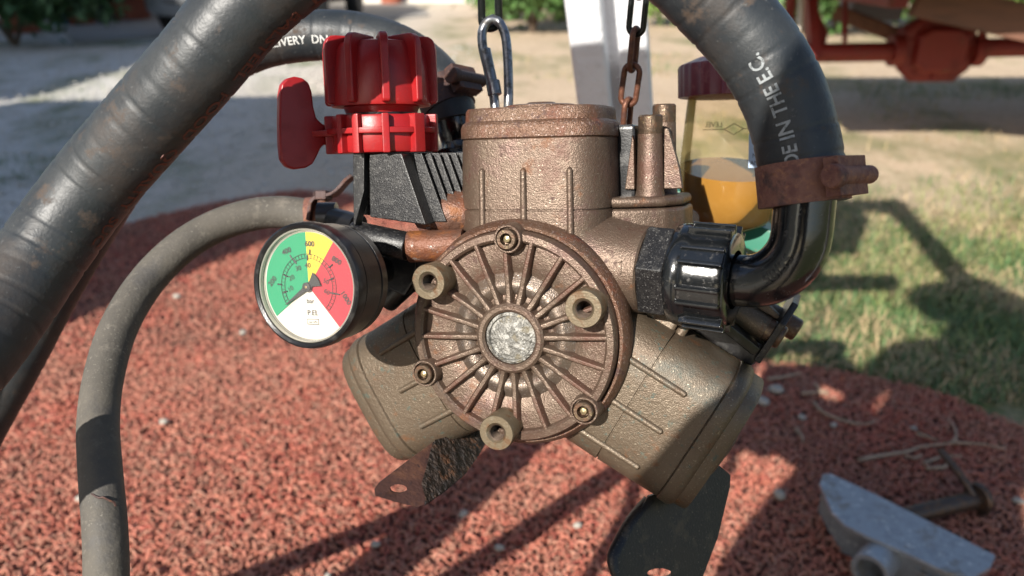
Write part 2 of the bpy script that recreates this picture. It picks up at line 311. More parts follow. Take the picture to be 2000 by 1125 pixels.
# ================================================================== THE SETTING
def ground_material():
    m = bpy.data.materials.new('yard_ground'); m.use_nodes = True; n = m.node_tree.nodes; l = m.node_tree.links; b = n['Principled BSDF']
    geo = n.new('ShaderNodeNewGeometry'); pos = geo.outputs['Position']
    def noise(sc, lo, hi, det=6, off=0., stretch=(1, 1, 1)):
        mp = n.new('ShaderNodeMapping'); mp.inputs['Location'].default_value = (off, off*.7, 0); mp.inputs['Scale'].default_value = stretch; l.new(pos, mp.inputs[0])
        t = n.new('ShaderNodeTexNoise'); t.inputs['Scale'].default_value = sc; t.inputs['Detail'].default_value = det; t.inputs['Roughness'].default_value = .62; l.new(mp.outputs[0], t.inputs['Vector'])
        r = n.new('ShaderNodeMapRange'); r.inputs[1].default_value = lo; r.inputs[2].default_value = hi; l.new(t.outputs[0], r.inputs[0]); return r.outputs[0]
    def mix(f, a, c):
        x = n.new('ShaderNodeMix'); x.data_type = 'RGBA'; l.new(f, x.inputs[0])
        if isinstance(a, tuple): x.inputs[6].default_value = (*a, 1)
        else: l.new(a, x.inputs[6])
        if isinstance(c, tuple): x.inputs[7].default_value = (*c, 1)
        else: l.new(c, x.inputs[7])
        return x.outputs[2]
    def mul(a, c):
        x = n.new('ShaderNodeMath'); x.operation = 'MULTIPLY'; l.new(a, x.inputs[0]); l.new(c, x.inputs[1]); return x.outputs[0]
    sep = n.new('ShaderNodeSeparateXYZ'); l.new(pos, sep.inputs[0])
    c = mix(noise(1.6, .35, .7), (.56, .43, .30), (.45, .34, .235))
    c = mix(noise(45, .52, .68, 3, 4), c, (.66, .53, .39))
    c = mix(noise(28, .58, .7, 3, 9), c, (.33, .24, .16))
    # gravel to the left
    gx = n.new('ShaderNodeMapRange'); gx.inputs[1].default_value = -.2; gx.inputs[2].default_value = -2.2; l.new(sep.outputs[0], gx.inputs[0])
    gv = mix(noise(70, .40, .62, 3, 2), (.50, .475, .44), (.68, .65, .60)); gv = mix(noise(110, .58, .66, 2, 12), gv, (.27, .25, .23))
    c = mix(gx.outputs[0], c, gv); c = mix(mul(gx.outputs[0], noise(2.4, .50, .70, 6, 44, (1, .5, 1))), c, (.23, .235, .15))
    # low green growth in drifting patches
    gr = mix(noise(34, .4, .65, 4, 3), (.075, .125, .035), (.16, .175, .06))
    patch = noise(1.1, .53, .72, 5, 21, (1, .55, 1)); c = mix(patch, c, gr)
    # thicker sward on the right, near the mat
    rx = n.new('ShaderNodeMapRange'); rx.inputs[1].default_value = 3.3; rx.inputs[2].default_value = 2.2; l.new(sep.outputs[1], rx.inputs[0])
    rx2 = n.new('ShaderNodeMapRange'); rx2.inputs[1].default_value = .1; rx2.inputs[2].default_value = .5; l.new(sep.outputs[0], rx2.inputs[0])
    c = mix(mul(mul(rx.outputs[0], rx2.outputs[0]), noise(3, .25, .5, 5, 31)), c, mix(noise(60, .4, .64, 4, 13), (.07, .12, .035), (.20, .19, .08)))
    l.new(c, b.inputs['Base Color']); b.inputs['Roughness'].default_value = .95; b.inputs['Specular IOR Level'].default_value = .15
    t = n.new('ShaderNodeTexNoise'); t.inputs['Scale'].default_value = 60; t.inputs['Detail'].default_value = 5; l.new(pos, t.inputs['Vector'])
    bu = n.new('ShaderNodeBump'); bu.inputs['Strength'].default_value = .7; bu.inputs['Distance'].default_value = .02; l.new(t.outputs[0], bu.inputs['Height']); l.new(bu.outputs[0], b.inputs['Normal'])
    MATS['yard_ground'] = m
ground_material()
g = MB(); N = 60; xs = [math.copysign(abs(t)**3*400, t) for t in np.linspace(-1, 1, N)]
def gz(x, y):
    d = math.hypot(x-.0, y-1.2); return -.012*min(max((d-2.2)/1.5, 0), 1)*(1+mnoise.noise(V((x*.7, y*.7, 0)))) if d < 30 else -.02
g.add([(x, y+2, gz(x, y+2)) for x in xs for y in xs], [(i*N+j, (i+1)*N+j, (i+1)*N+j+1, i*N+j+1) for i in range(N-1) for j in range(N-1)])
o = g.build('ground', 'yard_ground'); o['kind'] = 'structure'

# concrete apron in front of the house
g = MB(); q = [G(150, 84), G(330, 70), G(700, 44), G(840, 30), G(800, 4), G(300, 4), G(110, 52)]
g.slab([V((p.x, p.y, .012)) for p in q], (0, 0, -.1)); o = g.build('concrete_apron', 'concrete', bevel=.01); o['kind'] = 'structure'

# ---- loop mat
edge = [G(-500, 640), G(-120, 540), G(60, 490), G(235, 444), G(300, 428), G(400, 405), G(500, 386), G(580, 376), G(700, 386), G(900, 440), G(1150, 560), G(1350, 670), G(1480, 712), G(1560, 719), G(1650, 735), G(1750, 758), G(1850, 787), G(1930, 815), G(2000, 836), G(2250, 900)]
outl = spline(edge, .06); outl = [p + V((mnoise.noise(p*6)*.018, mnoise.noise(p*6+V((9, 0, 0)))*.018, 0)) for p in outl]
outl += [V((1.45, .5, 0)), V((1.1, -.35, 0)), V((-1.9, -.45, 0)), V((-2.3, .9, 0))]
mrt = tag(empty('loop_mat', V((-.2, 1.0, 0)), 'large rust red coil loop mat spread on the ground under the hanging pump', 'mat'), None)
g = MB(); g.slab([p+V((.2, -1.0, .006)) for p in outl], (0, 0, -.03))
mat('mat_base', (.085, .027, .018), .9, 0, [(30, .4, .65, (.13, .055, .038), .95, 0)], [(120, .8, .006)])
g.build('backing', 'mat_base', mrt)
def inside(px, py, poly):
    x = np.array([p.x for p in poly]); y = np.array([p.y for p in poly]); r = np.zeros(len(px), bool); j = len(x)-1
    for i in range(len(x)):
        c = ((y[i] > py) != (y[j] > py)) & (px < (x[j]-x[i])*(py-y[i])/(y[j]-y[i]+1e-12)+x[i]); r ^= c; j = i
    return r
def pile_material():
    m = bpy.data.materials.new('loop_pile'); m.use_nodes = True; n = m.node_tree.nodes; l = m.node_tree.links; b = n['Principled BSDF']
    oi = n.new('ShaderNodeObjectInfo'); cr = n.new('ShaderNodeValToRGB'); l.new(oi.outputs['Random'], cr.inputs[0])
    e = cr.color_ramp.elements; e[0].color = (0.348, 0.093, 0.059, 1); e[1].color = (0.553, 0.251, 0.168, 1)
    for p, c in ((.2, (0.472, 0.148, 0.095)), (.45, (0.534, 0.196, 0.130)), (.62, (0.368, 0.067, 0.048)), (.70, (0.513, 0.211, 0.141)), (.85, (0.348, 0.170, 0.116))):
        x = cr.color_ramp.elements.new(p); x.color = (*c, 1)
    geo = n.new('ShaderNodeNewGeometry'); t = n.new('ShaderNodeTexNoise'); t.inputs['Scale'].default_value = 4; t.inputs['Detail'].default_value = 4; l.new(geo.outputs['Position'], t.inputs['Vector'])
    mr = n.new('ShaderNodeMapRange'); mr.inputs[1].default_value = .42; mr.inputs[2].default_value = .68; mr.inputs[4].default_value = .55; l.new(t.outputs[0], mr.inputs[0])
    mx = n.new('ShaderNodeMix'); mx.data_type = 'RGBA'; l.new(mr.outputs[0], mx.inputs[0]); l.new(cr.outputs[0], mx.inputs[6]); mx.inputs[7].default_value = (.38, .21, .145, 1)
    l.new(mx.outputs[2], b.inputs['Base Color']); b.inputs['Roughness'].default_value = .55; MATS['loop_pile'] = m
pile_material()
pts = []
for (x0, x1, y0, y1, sp) in ((-1.6, 1.5, .55, 1.75, .0088), (-2.2, 1.5, 1.75, 3.4, .0120)):
    nx, ny = int((x1-x0)/sp), int((y1-y0)/sp); X, Y = np.meshgrid(x0+(np.arange(nx)+.5)*sp, y0+(np.arange(ny)+.5)*sp)
    X = X.ravel()+rng.normal(0, sp*.35, nx*ny); Y = Y.ravel()+rng.normal(0, sp*.35, nx*ny)
    dep = Y*math.cos(PIT)+H*math.sin(PIT); k = inside(X, Y, outl) & (np.abs(X/dep) < .86); pts.append(np.stack([X[k], Y[k], .007+rng.random(k.sum())*.006], 1))
pts = np.concatenate(pts); me = bpy.data.meshes.new('loop_pile'); me.vertices.add(len(pts)); me.vertices.foreach_set('co', (pts-np.array([-.2, 1., 0])).astype(np.float32).ravel()); me.update()
pile = bpy.data.objects.new('loop_pile', me); COL.objects.link(pile); pile.parent = mrt; pile['kind'] = 'stuff'; me.materials.append(MATS['loop_pile'])
ng = bpy.data.node_groups.new('loops', 'GeometryNodeTree'); ng.interface.new_socket('Geometry', in_out='INPUT', socket_type='NodeSocketGeometry'); ng.interface.new_socket('Geometry', in_out='OUTPUT', socket_type='NodeSocketGeometry')
gi = ng.nodes.new('NodeGroupInput'); go = ng.nodes.new('NodeGroupOutput'); ip = ng.nodes.new('GeometryNodeInstanceOnPoints')
arc = ng.nodes.new('GeometryNodeCurveArc'); arc.inputs['Resolution'].default_value = 8; arc.inputs['Radius'].default_value = .0060; arc.inputs['Sweep Angle'].default_value = R(235)
pr = ng.nodes.new('GeometryNodeCurvePrimitiveCircle'); pr.inputs['Resolution'].default_value = 4; pr.inputs['Radius'].default_value = .0014
c2m = ng.nodes.new('GeometryNodeCurveToMesh'); sm = ng.nodes.new('GeometryNodeSetMaterial'); sm.inputs['Material'].default_value = MATS['loop_pile']
rv = ng.nodes.new('FunctionNodeRandomValue'); rv.data_type = 'FLOAT_VECTOR'; rv.inputs[0].default_value = (.35, -.6, 0); rv.inputs[1].default_value = (2.4, .6, 6.283)
rs = ng.nodes.new('FunctionNodeRandomValue'); rs.data_type = 'FLOAT_VECTOR'; rs.inputs[0].default_value = (.7, .6, .8); rs.inputs[1].default_value = (1.55, 1.25, 1.2); rs.inputs['Seed'].default_value = 5
L = ng.links.new; L(gi.outputs[0], ip.inputs['Points']); L(arc.outputs[0], c2m.inputs[0]); L(pr.outputs[0], c2m.inputs[1]); L(c2m.outputs[0], sm.inputs[0]); L(sm.outputs[0], ip.inputs['Instance'])
L(rv.outputs[0], ip.inputs['Rotation']); L(rs.outputs[0], ip.inputs['Scale']); L(ip.outputs[0], go.inputs[0])
pile.modifiers.new('loops', 'NODES').node_group = ng

# ---- grass blades
def vnoise(x, y, s, o): return np.array([mnoise.noise(V((a*s+o, b*s-o, o))) for a, b in zip(x, y)])
mat('blade_green', (.075, .155, .048), .6, 0, [(3, .4, .65, (.12, .175, .06), .6, 0)], space='Object'); mat('blade_light', (.24, .27, .09), .65); mat('blade_straw', (.44, .33, .18), .75)
def blades(name, X, Y, hgt, wid, m, flat):
    n = len(X); az = rng.random(n)*2*np.pi; h = hgt*(.5+rng.random(n)); lean = flat*(.5+rng.random(n))*h; wd = wid*(.6+.8*rng.random(n)); dx, dy = np.cos(az), np.sin(az); z = np.maximum(h*(1.2-.8*np.minimum(flat, 1.2)*rng.random(n)), .006)
    b0 = np.stack([X-dy*wd, Y+dx*wd, np.full(n, -.01)], 1); b1 = np.stack([X+dy*wd, Y-dx*wd, np.full(n, -.01)], 1)
    mx, my = X+dx*lean*.35, Y+dy*lean*.35; m0 = np.stack([mx-dy*wd*.8, my+dx*wd*.8, z*.7], 1); m1 = np.stack([mx+dy*wd*.8, my-dx*wd*.8, z*.7], 1); tip = np.stack([X+dx*lean, Y+dy*lean, z], 1)
    vs = np.stack([b0, b1, m1, m0, tip], 1).reshape(-1, 3); k = np.arange(n)[:, None]*5; fs = np.concatenate([k+np.array([[0, 1, 2]]), k+np.array([[0, 2, 3]]), k+np.array([[3, 2, 4]])])
    return fast_mesh(name, vs, fs, m, kind='stuff')
def field(n, x0, x1, y0, y1, thr, sc, off):
    X = x0+(x1-x0)*rng.random(n); Y = y0+(y1-y0)*rng.random(n); dep = Y*math.cos(PIT)+H*math.sin(PIT)
    k = ~inside(X, Y, outl) & (np.abs(X/dep) < .80); X, Y = X[k], Y[k]; k = vnoise(X, Y, sc, off)+.35*vnoise(X, Y, sc*5, off+3)+rng.normal(0, .12, len(X)) > thr; return X[k], Y[k]
for nm, mt, n, thr, off, lab in (('green_grass', 'blade_green', 58000, -.12, 3, 'short green grass growing beside the loop mat'), ('pale_grass', 'blade_light', 30000, -.05, 3.6, 'pale yellowish grass mixed into the sward beside the mat'), ('dry_straw', 'blade_straw', 40000, -.2, 8, 'dry straw scattered over the grass and bare earth')):
    X, Y = field(n, .15, 2.6, 1.5, 3.4, thr, 2.2, off); k = rng.random(len(X)) < np.clip((3.5-Y)/1.3, .05, 1)**1.5; X, Y = X[k], Y[k]; X2, Y2 = field(n//2, -3.2, 4.2, 2.4, 7.5, .34 if nm != 'dry_straw' else .15, 1.0, 21)
    k = X2 > -.4 if nm != 'green_grass' else X2 > -9
    o = blades(nm, np.concatenate([X, X2[k]]), np.concatenate([Y, Y2[k]]), .028, .0016, mt, 1.1 if nm != 'dry_straw' else 1.6); tag(o, lab, 'grass')
# loose gravel of the drive
n = 9000; X = -5+5.0*rng.random(n); Y = 2.2+6*rng.random(n); k = ~inside(X, Y, outl) & (np.abs(X/(Y*.92+.35)) < .75) & (X < -.35+.3*rng.normal(size=n)); X, Y = X[k], Y[k]; n = len(X)
oc = np.array([(1, 0, 0), (0, 1, 0), (-1, 0, 0), (0, -1, 0), (0, 0, 1), (0, 0, -.4)], float); fo = np.array([(0, 1, 4), (1, 2, 4), (2, 3, 4), (3, 0, 4), (1, 0, 5), (2, 1, 5), (3, 2, 5), (0, 3, 5)])
sz = .006+.012*rng.random((n, 1, 1))**2; vs = oc[None]*sz*(.7+.6*rng.random((n, 6, 1)))*np.array([1, 1, .6])+np.stack([X, Y, np.full(n, .0)], 1)[:, None]
mat('gravel', (.55, .52, .47), .9, 0, [(9, .4, .65, (.42, .39, .35), .9, 0)])
tag(fast_mesh('gravel', vs.reshape(-1, 3), (np.arange(n)[:, None, None]*6+fo[None]).reshape(-1, 3), 'gravel', kind='stuff'), 'loose grey gravel of the drive beyond the mat', 'gravel')

# ---- bushes, pots, posts at the far side of the yard
def bush(name, c, rx, ry, rz, n, leaf, m, label, cat='bush', group=None, pot=None, clumps=14):
    root = empty(name, V((c[0], c[1], 0)), label, cat, group); z0 = 0
    if pot:
        r, h = pot; b = MB(); b.lathe([(r*.72, 0), (r*.95, h*.8), (r*1.06, h*.8), (r*1.08, h), (r*.92, h), (r*.9, h*.85)], seg=28); b.build('pot', 'terracotta', root); z0 = h
    st = MB()
    for i in range(5):
        a = i*2.4; st.tube(spline([(0, 0, z0*.8-.02), (math.cos(a)*rx*.2, math.sin(a)*ry*.2, z0+rz*.6), (math.cos(a)*rx*.5, math.sin(a)*ry*.5, z0+rz*1.3)], .1), .012+.01*rx, 6)
    st.build('stem', 'bark', root)
    cl = rng.normal(size=(clumps, 3)); cl /= np.linalg.norm(cl, axis=1)[:, None]; cl = cl*(.45+.4*rng.random((clumps, 1)))*np.array([rx, ry, rz]); cl[:, 2] += z0+rz
    w_ = rng.integers(0, clumps, n); p = cl[w_]+rng.normal(size=(n, 3))*np.array([rx, ry, rz])*.2; p[:, 2] = np.abs(p[:, 2])
    u = rng.normal(size=(n, 3)); u /= np.linalg.norm(u, axis=1)[:, None]; v = np.cross(u, rng.normal(size=(n, 3))); v /= np.linalg.norm(v, axis=1)[:, None]; s = leaf*(.6+.8*rng.random((n, 1)))
    vs = np.stack([p-u*s, p+v*s*.4, p+u*s, p-v*s*.4], 1).reshape(-1, 3); fast_mesh('foliage', vs, np.arange(4*n).reshape(-1, 4), m, root); return root
gp = lambda px, py: (G(px, py).x, G(px, py).y)
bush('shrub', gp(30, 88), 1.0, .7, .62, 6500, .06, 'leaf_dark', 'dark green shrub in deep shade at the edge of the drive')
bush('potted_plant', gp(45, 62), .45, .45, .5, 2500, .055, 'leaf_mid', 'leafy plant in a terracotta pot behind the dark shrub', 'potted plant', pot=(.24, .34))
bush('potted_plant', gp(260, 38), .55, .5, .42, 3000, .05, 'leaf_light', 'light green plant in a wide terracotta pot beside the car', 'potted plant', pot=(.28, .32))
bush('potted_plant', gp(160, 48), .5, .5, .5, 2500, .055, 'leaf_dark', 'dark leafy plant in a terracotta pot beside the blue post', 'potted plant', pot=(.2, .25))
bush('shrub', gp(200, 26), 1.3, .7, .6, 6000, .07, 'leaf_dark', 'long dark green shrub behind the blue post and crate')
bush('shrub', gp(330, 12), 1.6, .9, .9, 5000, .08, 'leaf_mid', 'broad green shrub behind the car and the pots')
bush('shrub', gp(1040, 62), .62, .6, .55, 6000, .05, 'leaf_mid', 'rounded green shrub by the white leg of the hoist')
bush('shrub', gp(1110, 40), .5, .5, .7, 4000, .05, 'leaf_light', 'tall yellow green shrub beside the rounded shrub')
bush('shrub', gp(950, 38), .5, .5, .28, 2500, .045, 'leaf_olive', 'low olive green shrub on the far side of the yard')
bush('shrub', gp(1330, 50), .7, .6, .5, 4500, .05, 'leaf_light', 'yellow green shrub between the hoist leg and the red implement')
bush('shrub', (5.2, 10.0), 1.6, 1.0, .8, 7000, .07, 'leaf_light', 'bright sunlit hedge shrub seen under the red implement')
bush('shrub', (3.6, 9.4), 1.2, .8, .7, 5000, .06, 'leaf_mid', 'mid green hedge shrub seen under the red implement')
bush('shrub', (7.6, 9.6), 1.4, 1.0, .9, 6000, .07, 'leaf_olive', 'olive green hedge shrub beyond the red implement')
c = G(120, 50); g = MB(); g.lathe([(.085, 0), (.085, 2.2), (.075, 2.22)], Matrix.Translation((c.x, c.y, 0)), 20); tag(g.build('post', 'post_blue', recentre=True), 'blue painted post among the potted plants', 'post')
c = G(185, 40); g = MB(); M0 = Matrix.Translation((c.x, c.y, .2)); g.box(M0, .36, .3, .4); tag(g.build('crate', 'crate_black', recentre=True, bevel=.02), 'black crate standing between the potted plants', 'crate')

# ---- white house at the far end
hr = empty('house', V((G(700, 10).x, G(700, 10).y+.3, 0)), 'white walled house with a dark doorway at the far end of the yard', 'house')
g = MB()
for x0, x1 in ((-3.2, -.62), (-.22, 2.2)): g.box(Matrix.Translation(((x0+x1)/2, 2, 1.4)), x1-x0, 4, 2.8)
g.box(Matrix.Translation((-.42, 2.02, 2.5)), .40, 3.9, .58); g.build('wall', 'plaster', hr, bevel=.015)
g = MB(); g.box(Matrix.Translation((-.42, .5, 1.1)), .40, .1, 2.2); g.build('door', 'inside_shade', hr)  # black panel, no door leaf: the opening's shade put into its colour
g = MB(); g.add([(-3.5, -.4, 2.8), (2.5, -.4, 2.8), (2.5, 2, 4), (-3.5, 2, 4), (-3.5, 4.4, 2.8), (2.5, 4.4, 2.8), (-3.5, -.4, 2.7), (2.5, -.4, 2.7), (-3.5, 4.4, 2.7), (2.5, 4.4, 2.7)], [(0, 1, 2, 3), (3, 2, 5, 4), (6, 7, 1, 0), (4, 5, 9, 8), (0, 3, 4, 8, 6), (1, 7, 9, 5, 2), (6, 8, 9, 7)]); g.build('roof', 'roof_tile', hr)
c = G(765, 8); g = MB(); g.lathe([(.16, 0), (.22, .26), (.25, .26), (.25, .32), (.21, .32), (.2, .28)], Matrix.Translation((c.x, c.y, 0)), 28); tag(g.build('flower_pot', 'terracotta', recentre=True), 'empty terracotta flower pot by the white house wall', 'flower pot')

# ---- buildings that shade the drive (they stand behind and to the left of the viewer)
def farm_building(prof, p0, p1, label, rootpq, door=None, wins=()):
    o = empty('farm_building', PQ(*rootpq), label, 'building'); of = o.location.copy()
    g = MB(); g.slab([PQ(p0, q_, h_)-of for q_, h_ in prof], PQ(p1-p0, 0)); g.build('wall', 'plaster', o)
    top = [(q_, h_) for q_, h_ in prof if h_ > .1]; g = MB()
    for (qa, ha), (qb, hb) in zip(top, top[1:]): g.slab([PQ(p0+.0, qa, ha+.005)-of, PQ(p0, qb, hb+.005)-of, PQ(p1-.2, qb, hb+.005)-of, PQ(p1-.2, qa, ha+.005)-of], (0, 0, .07))
    g.build('roof', 'roof_tile', o)
    if door: g = MB(); qd, wd, hd = door; g.slab([PQ(p0+.01, qd-wd/2, 0)-of, PQ(p0+.01, qd+wd/2, 0)-of, PQ(p0+.01, qd+wd/2, hd)-of, PQ(p0+.01, qd-wd/2, hd)-of], PQ(.05, 0)); g.build('door', 'door_wood', o)
    for qd, wd, zb, zt in wins: g = MB(); g.slab([PQ(p0+.01, qd-wd/2, zb)-of, PQ(p0+.01, qd+wd/2, zb)-of, PQ(p0+.01, qd+wd/2, zt)-of, PQ(p0+.01, qd-wd/2, zt)-of], PQ(.04, 0)); g.build('window', 'car_glass', o)
farm_building([(-1.87, 0), (-1.87, 2.85), (-3.5, 3.55), (-5.15, 2.85), (-5.15, 0)], -1.6, -5.5, 'small plastered gable shed beside the gravel drive', (-1.6, -3.5), (-3.0, 1.1, 2.1), [(-4.3, .8, 1.0, 1.8)])
farm_building([(-5.25, 0), (-5.25, 3.05), (-9.2, 7.9), (-13.5, 3.05), (-13.5, 0)], -1.7, -9, 'tall plastered gable house next to the shed', (-1.7, -10), (-8, 1.0, 2.1), [(-7, .9, 1, 2), (-10, .9, 1, 2), (-11.5, .9, 1, 2)])

# ---- parked car, its bumper corner shows beside the hose
c = G(440, 78); cr_ = empty('car', V((c.x, c.y, 0)), 'silver grey car parked in the shade on the concrete apron', 'car')
def section(y, hw, zb, zt, rnd):   # rounded body section
    return [V((hw*(abs(math.cos(t))**rnd)*math.copysign(1, math.cos(t)), y, (zb+zt)/2+(zt-zb)/2*(abs(math.sin(t))**rnd)*math.copysign(1, math.sin(t)))) for t in (2*math.pi*i/40 for i in range(40))]
g = MB(); g.loft([section(y, hw, zb, zt, .45) for y, hw, zb, zt in ((.0, .62, .34, .72), (.06, .74, .30, .80), (.3, .80, .26, .88), (1.0, .82, .24, .95), (2.6, .82, .24, .97), (3.5, .80, .26, .92), (3.75, .70, .32, .82))]); g.build('body', 'car_silver', cr_)
g = MB(); g.loft([section(y, hw, .88, zt, .5) for y, hw, zt in ((1.0, .70, .96), (1.7, .66, 1.42), (2.7, .64, 1.44), (3.3, .68, 1.0))]); g.build('cabin', 'car_glass', cr_)
g = MB(); g.loft([section(y, hw, zb, zt, .5) for y, hw, zb, zt in ((-.06, .60, .26, .46), (-.03, .72, .22, .50), (.1, .80, .20, .52), (.35, .83, .20, .50))]); g.build('bumper', 'car_silver', cr_)
g = MB(); g.loft([section(y, hw, zb, zt, .5) for y, hw, zb, zt in ((-.075, .5, .34, .42), (-.045, .62, .33, .43), (0, .66, .33, .43))]); g.build('grille', 'car_grey', cr_)
for sx in (-1, 1):
    for yy in (.75, 3.05):
        M0 = axisM((sx*.70, yy, .29), (sx, 0, 0)); g = MB(); g.lathe([(.17, 0), (.27, 0), (.29, .03), (.29, .13), (.27, .16), (.17, .15)], M0, 32); wh = g.build('wheel', 'tyre', cr_)
        g = MB(); g.lathe([(.165, .11), (.17, .14), (.05, .125), (.0, .14)], M0, 24); g.build('rim', 'car_silver', wh)
    g = MB(); g.loft([[V((sx*(.52+.1*math.cos(t)), -.005+.05*abs(math.cos(t)), .66+.055*math.sin(t))) for t in (2*math.pi*i/20 for i in range(20))], [V((sx*(.52+.1*math.cos(t)), .12, .66+.055*math.sin(t))) for t in (2*math.pi*i/20 for i in range(20))]]); g.build('headlight', 'car_glass', cr_)

# ---- red farm implement (gearbox on a cross tube under a plank bed)
D = 4.0; IM = empty('farm_implement', V((P(1828, 95, D).x, P(1828, 95, D).y, 0)), 'red painted farm implement with a bolted gearbox and plank bed', 'implement'); io = IM.location.copy()
def pi_(px, py, d=D): return P(px, py, d)-io
axl, axr = pi_(1560, 104), pi_(2420, 84)
g = MB(); g.cyl(axl, pi_(1765, 101), .046, seg=28); g.cyl(pi_(1890, 94), axr, .046, seg=28); g.build('cross_tube', 'implement_red', IM)
for px in (1748, 1905): g = MB(); g.cyl(pi_(px-10, 99), pi_(px+12, 98.5), .075, seg=28); g.build('tube_flange', 'implement_red', IM, bevel=.006)
gb = []
cx0 = pi_(1828, 96); MG = axisM(cx0, V((0, -1, 0)), V((1, 0, 0)))   # z toward the viewer, x right
def oct_(w, h, k): return [(w*x, h*y) for x, y in ((-1, -k), (-k, -1), (k, -1), (1, -k), (1, k), (k*.9, 1), (-k*.9, 1), (-1, k))]
MG = Matrix.Translation(cx0) @ Matrix.Rotation(R(90), 4, 'X')
def octl(w, h, k, z): return [MG @ V((x, y, z)) for x, y in oct_(w, h, k)]
g = MB(); g.loft([octl(.13, .12, .62, -.17), octl(.155, .145, .62, -.06), octl(.155, .145, .62, -.02), octl(.176, .155, .60, -.02), octl(.176, .155, .60, .015)]); hb = g.build('gearbox', 'implement_red', IM, bevel=.012)
g = MB(); g.loft([octl(.172, .151, .60, .016), octl(.168, .147, .60, .03), octl(.13, .11, .66, .036), octl(.12, .10, .66, .07), octl(.11, .09, .66, .078)]); cv = g.build('cover', 'implement_red', hb, bevel=.008)
for x, y in [(.15*math.cos(t)*1.02, .13*math.sin(t)*1.02) for t in (R(15+36*i) for i in range(10))]:
    g = MB(); g.lathe([(.011, .028), (.011, .045), (.007, .047)], MG @ Matrix.Translation((x, y, 0)), 6); g.build('bolt', 'implement_red', hb)
g = MB(); g.bar(pi_(1578, -60), pi_(1590, 118), .05, .09, (0, 1, 0)); g.build('hanger_plate', 'implement_red', IM, bevel=.006)
g = MB(); g.slab([pi_(1598, 20), pi_(1618, 60), pi_(1612, 105), pi_(1580, 112), pi_(1580, 20)], (0, .03, 0)); g.build('gusset', 'implement_red', IM, bevel=.004)
for a, b, r, m_ in (((1652, -40), (1650, 82), .012, 'implement_red'), ((1921, -40), (1919, 72), .018, 'implement_red'), ((1566, -20), (1562, 60), .014, 'strip_pale')):
    g = MB(); g.cyl(pi_(*a, 3.9), pi_(*b, 3.9), r, seg=12); g.build('rod', m_, IM)
g = MB(); g.bar(pi_(1630, 22, 4.25), pi_(1765, 74, 4.15), .07, .07); g.build('strut', 'wood_brown', IM, bevel=.008)
g = MB(); g.box(Matrix.Translation(pi_(1700, 16, 4.4)), .28, .2, .12); g.build('housing', 'iron_grey', IM, bevel=.02)
# bed planks
bedz = .735; ya, yb = 3.22, 5.0; xa, xb = P(1572, 0, 3.3).x, 5.6
for i in range(7):
    y0 = ya+(yb-ya)*i/7; g = MB(); g.box(Matrix.Translation(V(((xa+xb)/2, y0+(yb-ya)/14, bedz+.06))-io), xb-xa, (yb-ya)/7-.012, .045); g.build('plank', 'wood_brown', IM, bevel=.004)
g = MB(); g.box(Matrix.Translation(V(((xa+xb)/2, ya-.021, bedz+.055))-io), xb-xa, .02, .09); g.build('edge_strip', 'strip_pale', IM, bevel=.003)
g = MB(); a = P(1790, -4, 3.32)-io; b = P(2060, 58, 3.32)-io; g.bar(a, b+(b-a)*1.2, .06, .14, (0, 0, 1)); g.build('side_board', 'wood_brown', IM, bevel=.006)
for x in (xb-.7,):
    for yy in (ya+.35, yb-.35):
        M0 = axisM(V((x, yy, .33))-io, (1, 0, 0)); g = MB(); g.lathe([(.17, 0), (.31, .0), (.33, .03), (.33, .17), (.31, .2), (.17, .2)], M0, 32); wh = g.build('wheel', 'tyre', IM); g = MB(); g.lathe([(.165, .06), (.168, .17), (.06, .12), (0, .12)], M0, 24); g.build('rim', 'implement_red', wh)
for x in (xa+.35, xb-.6):
    g = MB(); g.bar(V((x, ya+.2, bedz-.02))-io, V((x, yb-.2, bedz-.02))-io, .08, .1); g.build('chassis_beam', 'implement_red', IM, bevel=.005)
g = MB(); g.cyl(V((xa+.35, 5.0-.25, bedz-.06))-io, V((xa+.35, 5.0-.25, -.01))-io, .03); g.build('stand_leg', 'implement_red', IM)

# ================================================================== HOIST: white legs, top beam, chains
hz = 1.64; BY = .55
HO = empty('hoist', V((.0, BY, 0)), 'white painted steel hoist frame with legs from which the pump hangs', 'hoist'); ho = HO.location.copy()
def plane_hit(px, py, y): r = ray(px, py); return CAM + r*(y/r.y)
foot = G(1262, 850); topl = P(1190, 95, 1.09); d_ = topl-foot; topl = foot + d_*((hz-0)/d_.z)
ax = (topl-foot).normalized(); side = V((1, 0, 0)); side = (side-ax*side.dot(ax)).normalized(); fwd = ax.cross(side)
for nm, o1, w_, dp, of2 in (('leg_bar', -.0255, .046, .05, -.0), ('leg_bar', .033, .040, .04, .004), ('leg_web', .003, .03, .012, .022)):
    g = MB(); M0 = axisM((foot+topl)/2+side*o1-fwd*of2*(-1 if fwd.y > 0 else 1)-ho, ax, side); M0 = M0 @ Matrix.Rotation(R(-8), 4, 'Z'); g.box(M0, w_, dp, (topl-foot).length); g.build(nm, 'white_paint', HO, bevel=.006, bseg=3)
g = MB(); g.box(Matrix.Translation(foot-ho+V((0, 0, .006))), .18, .16, .012); g.build('foot_plate', 'white_paint', HO, bevel=.002)
g = MB(); g.bar(V((-.26, BY, hz))-ho, V((.21, BY, hz))-ho, .08, .08); g.build('top_beam', 'white_paint', HO, bevel=.006)
g = MB(); g.bar(V((topl.x, topl.y+.01, hz-.01))-ho, V((topl.x, BY-.03, hz-.01))-ho, .08, .08) if abs(topl.y-BY) > .1 else None
if g and g.v: g.build('beam_link', 'white_paint', HO, bevel=.006)
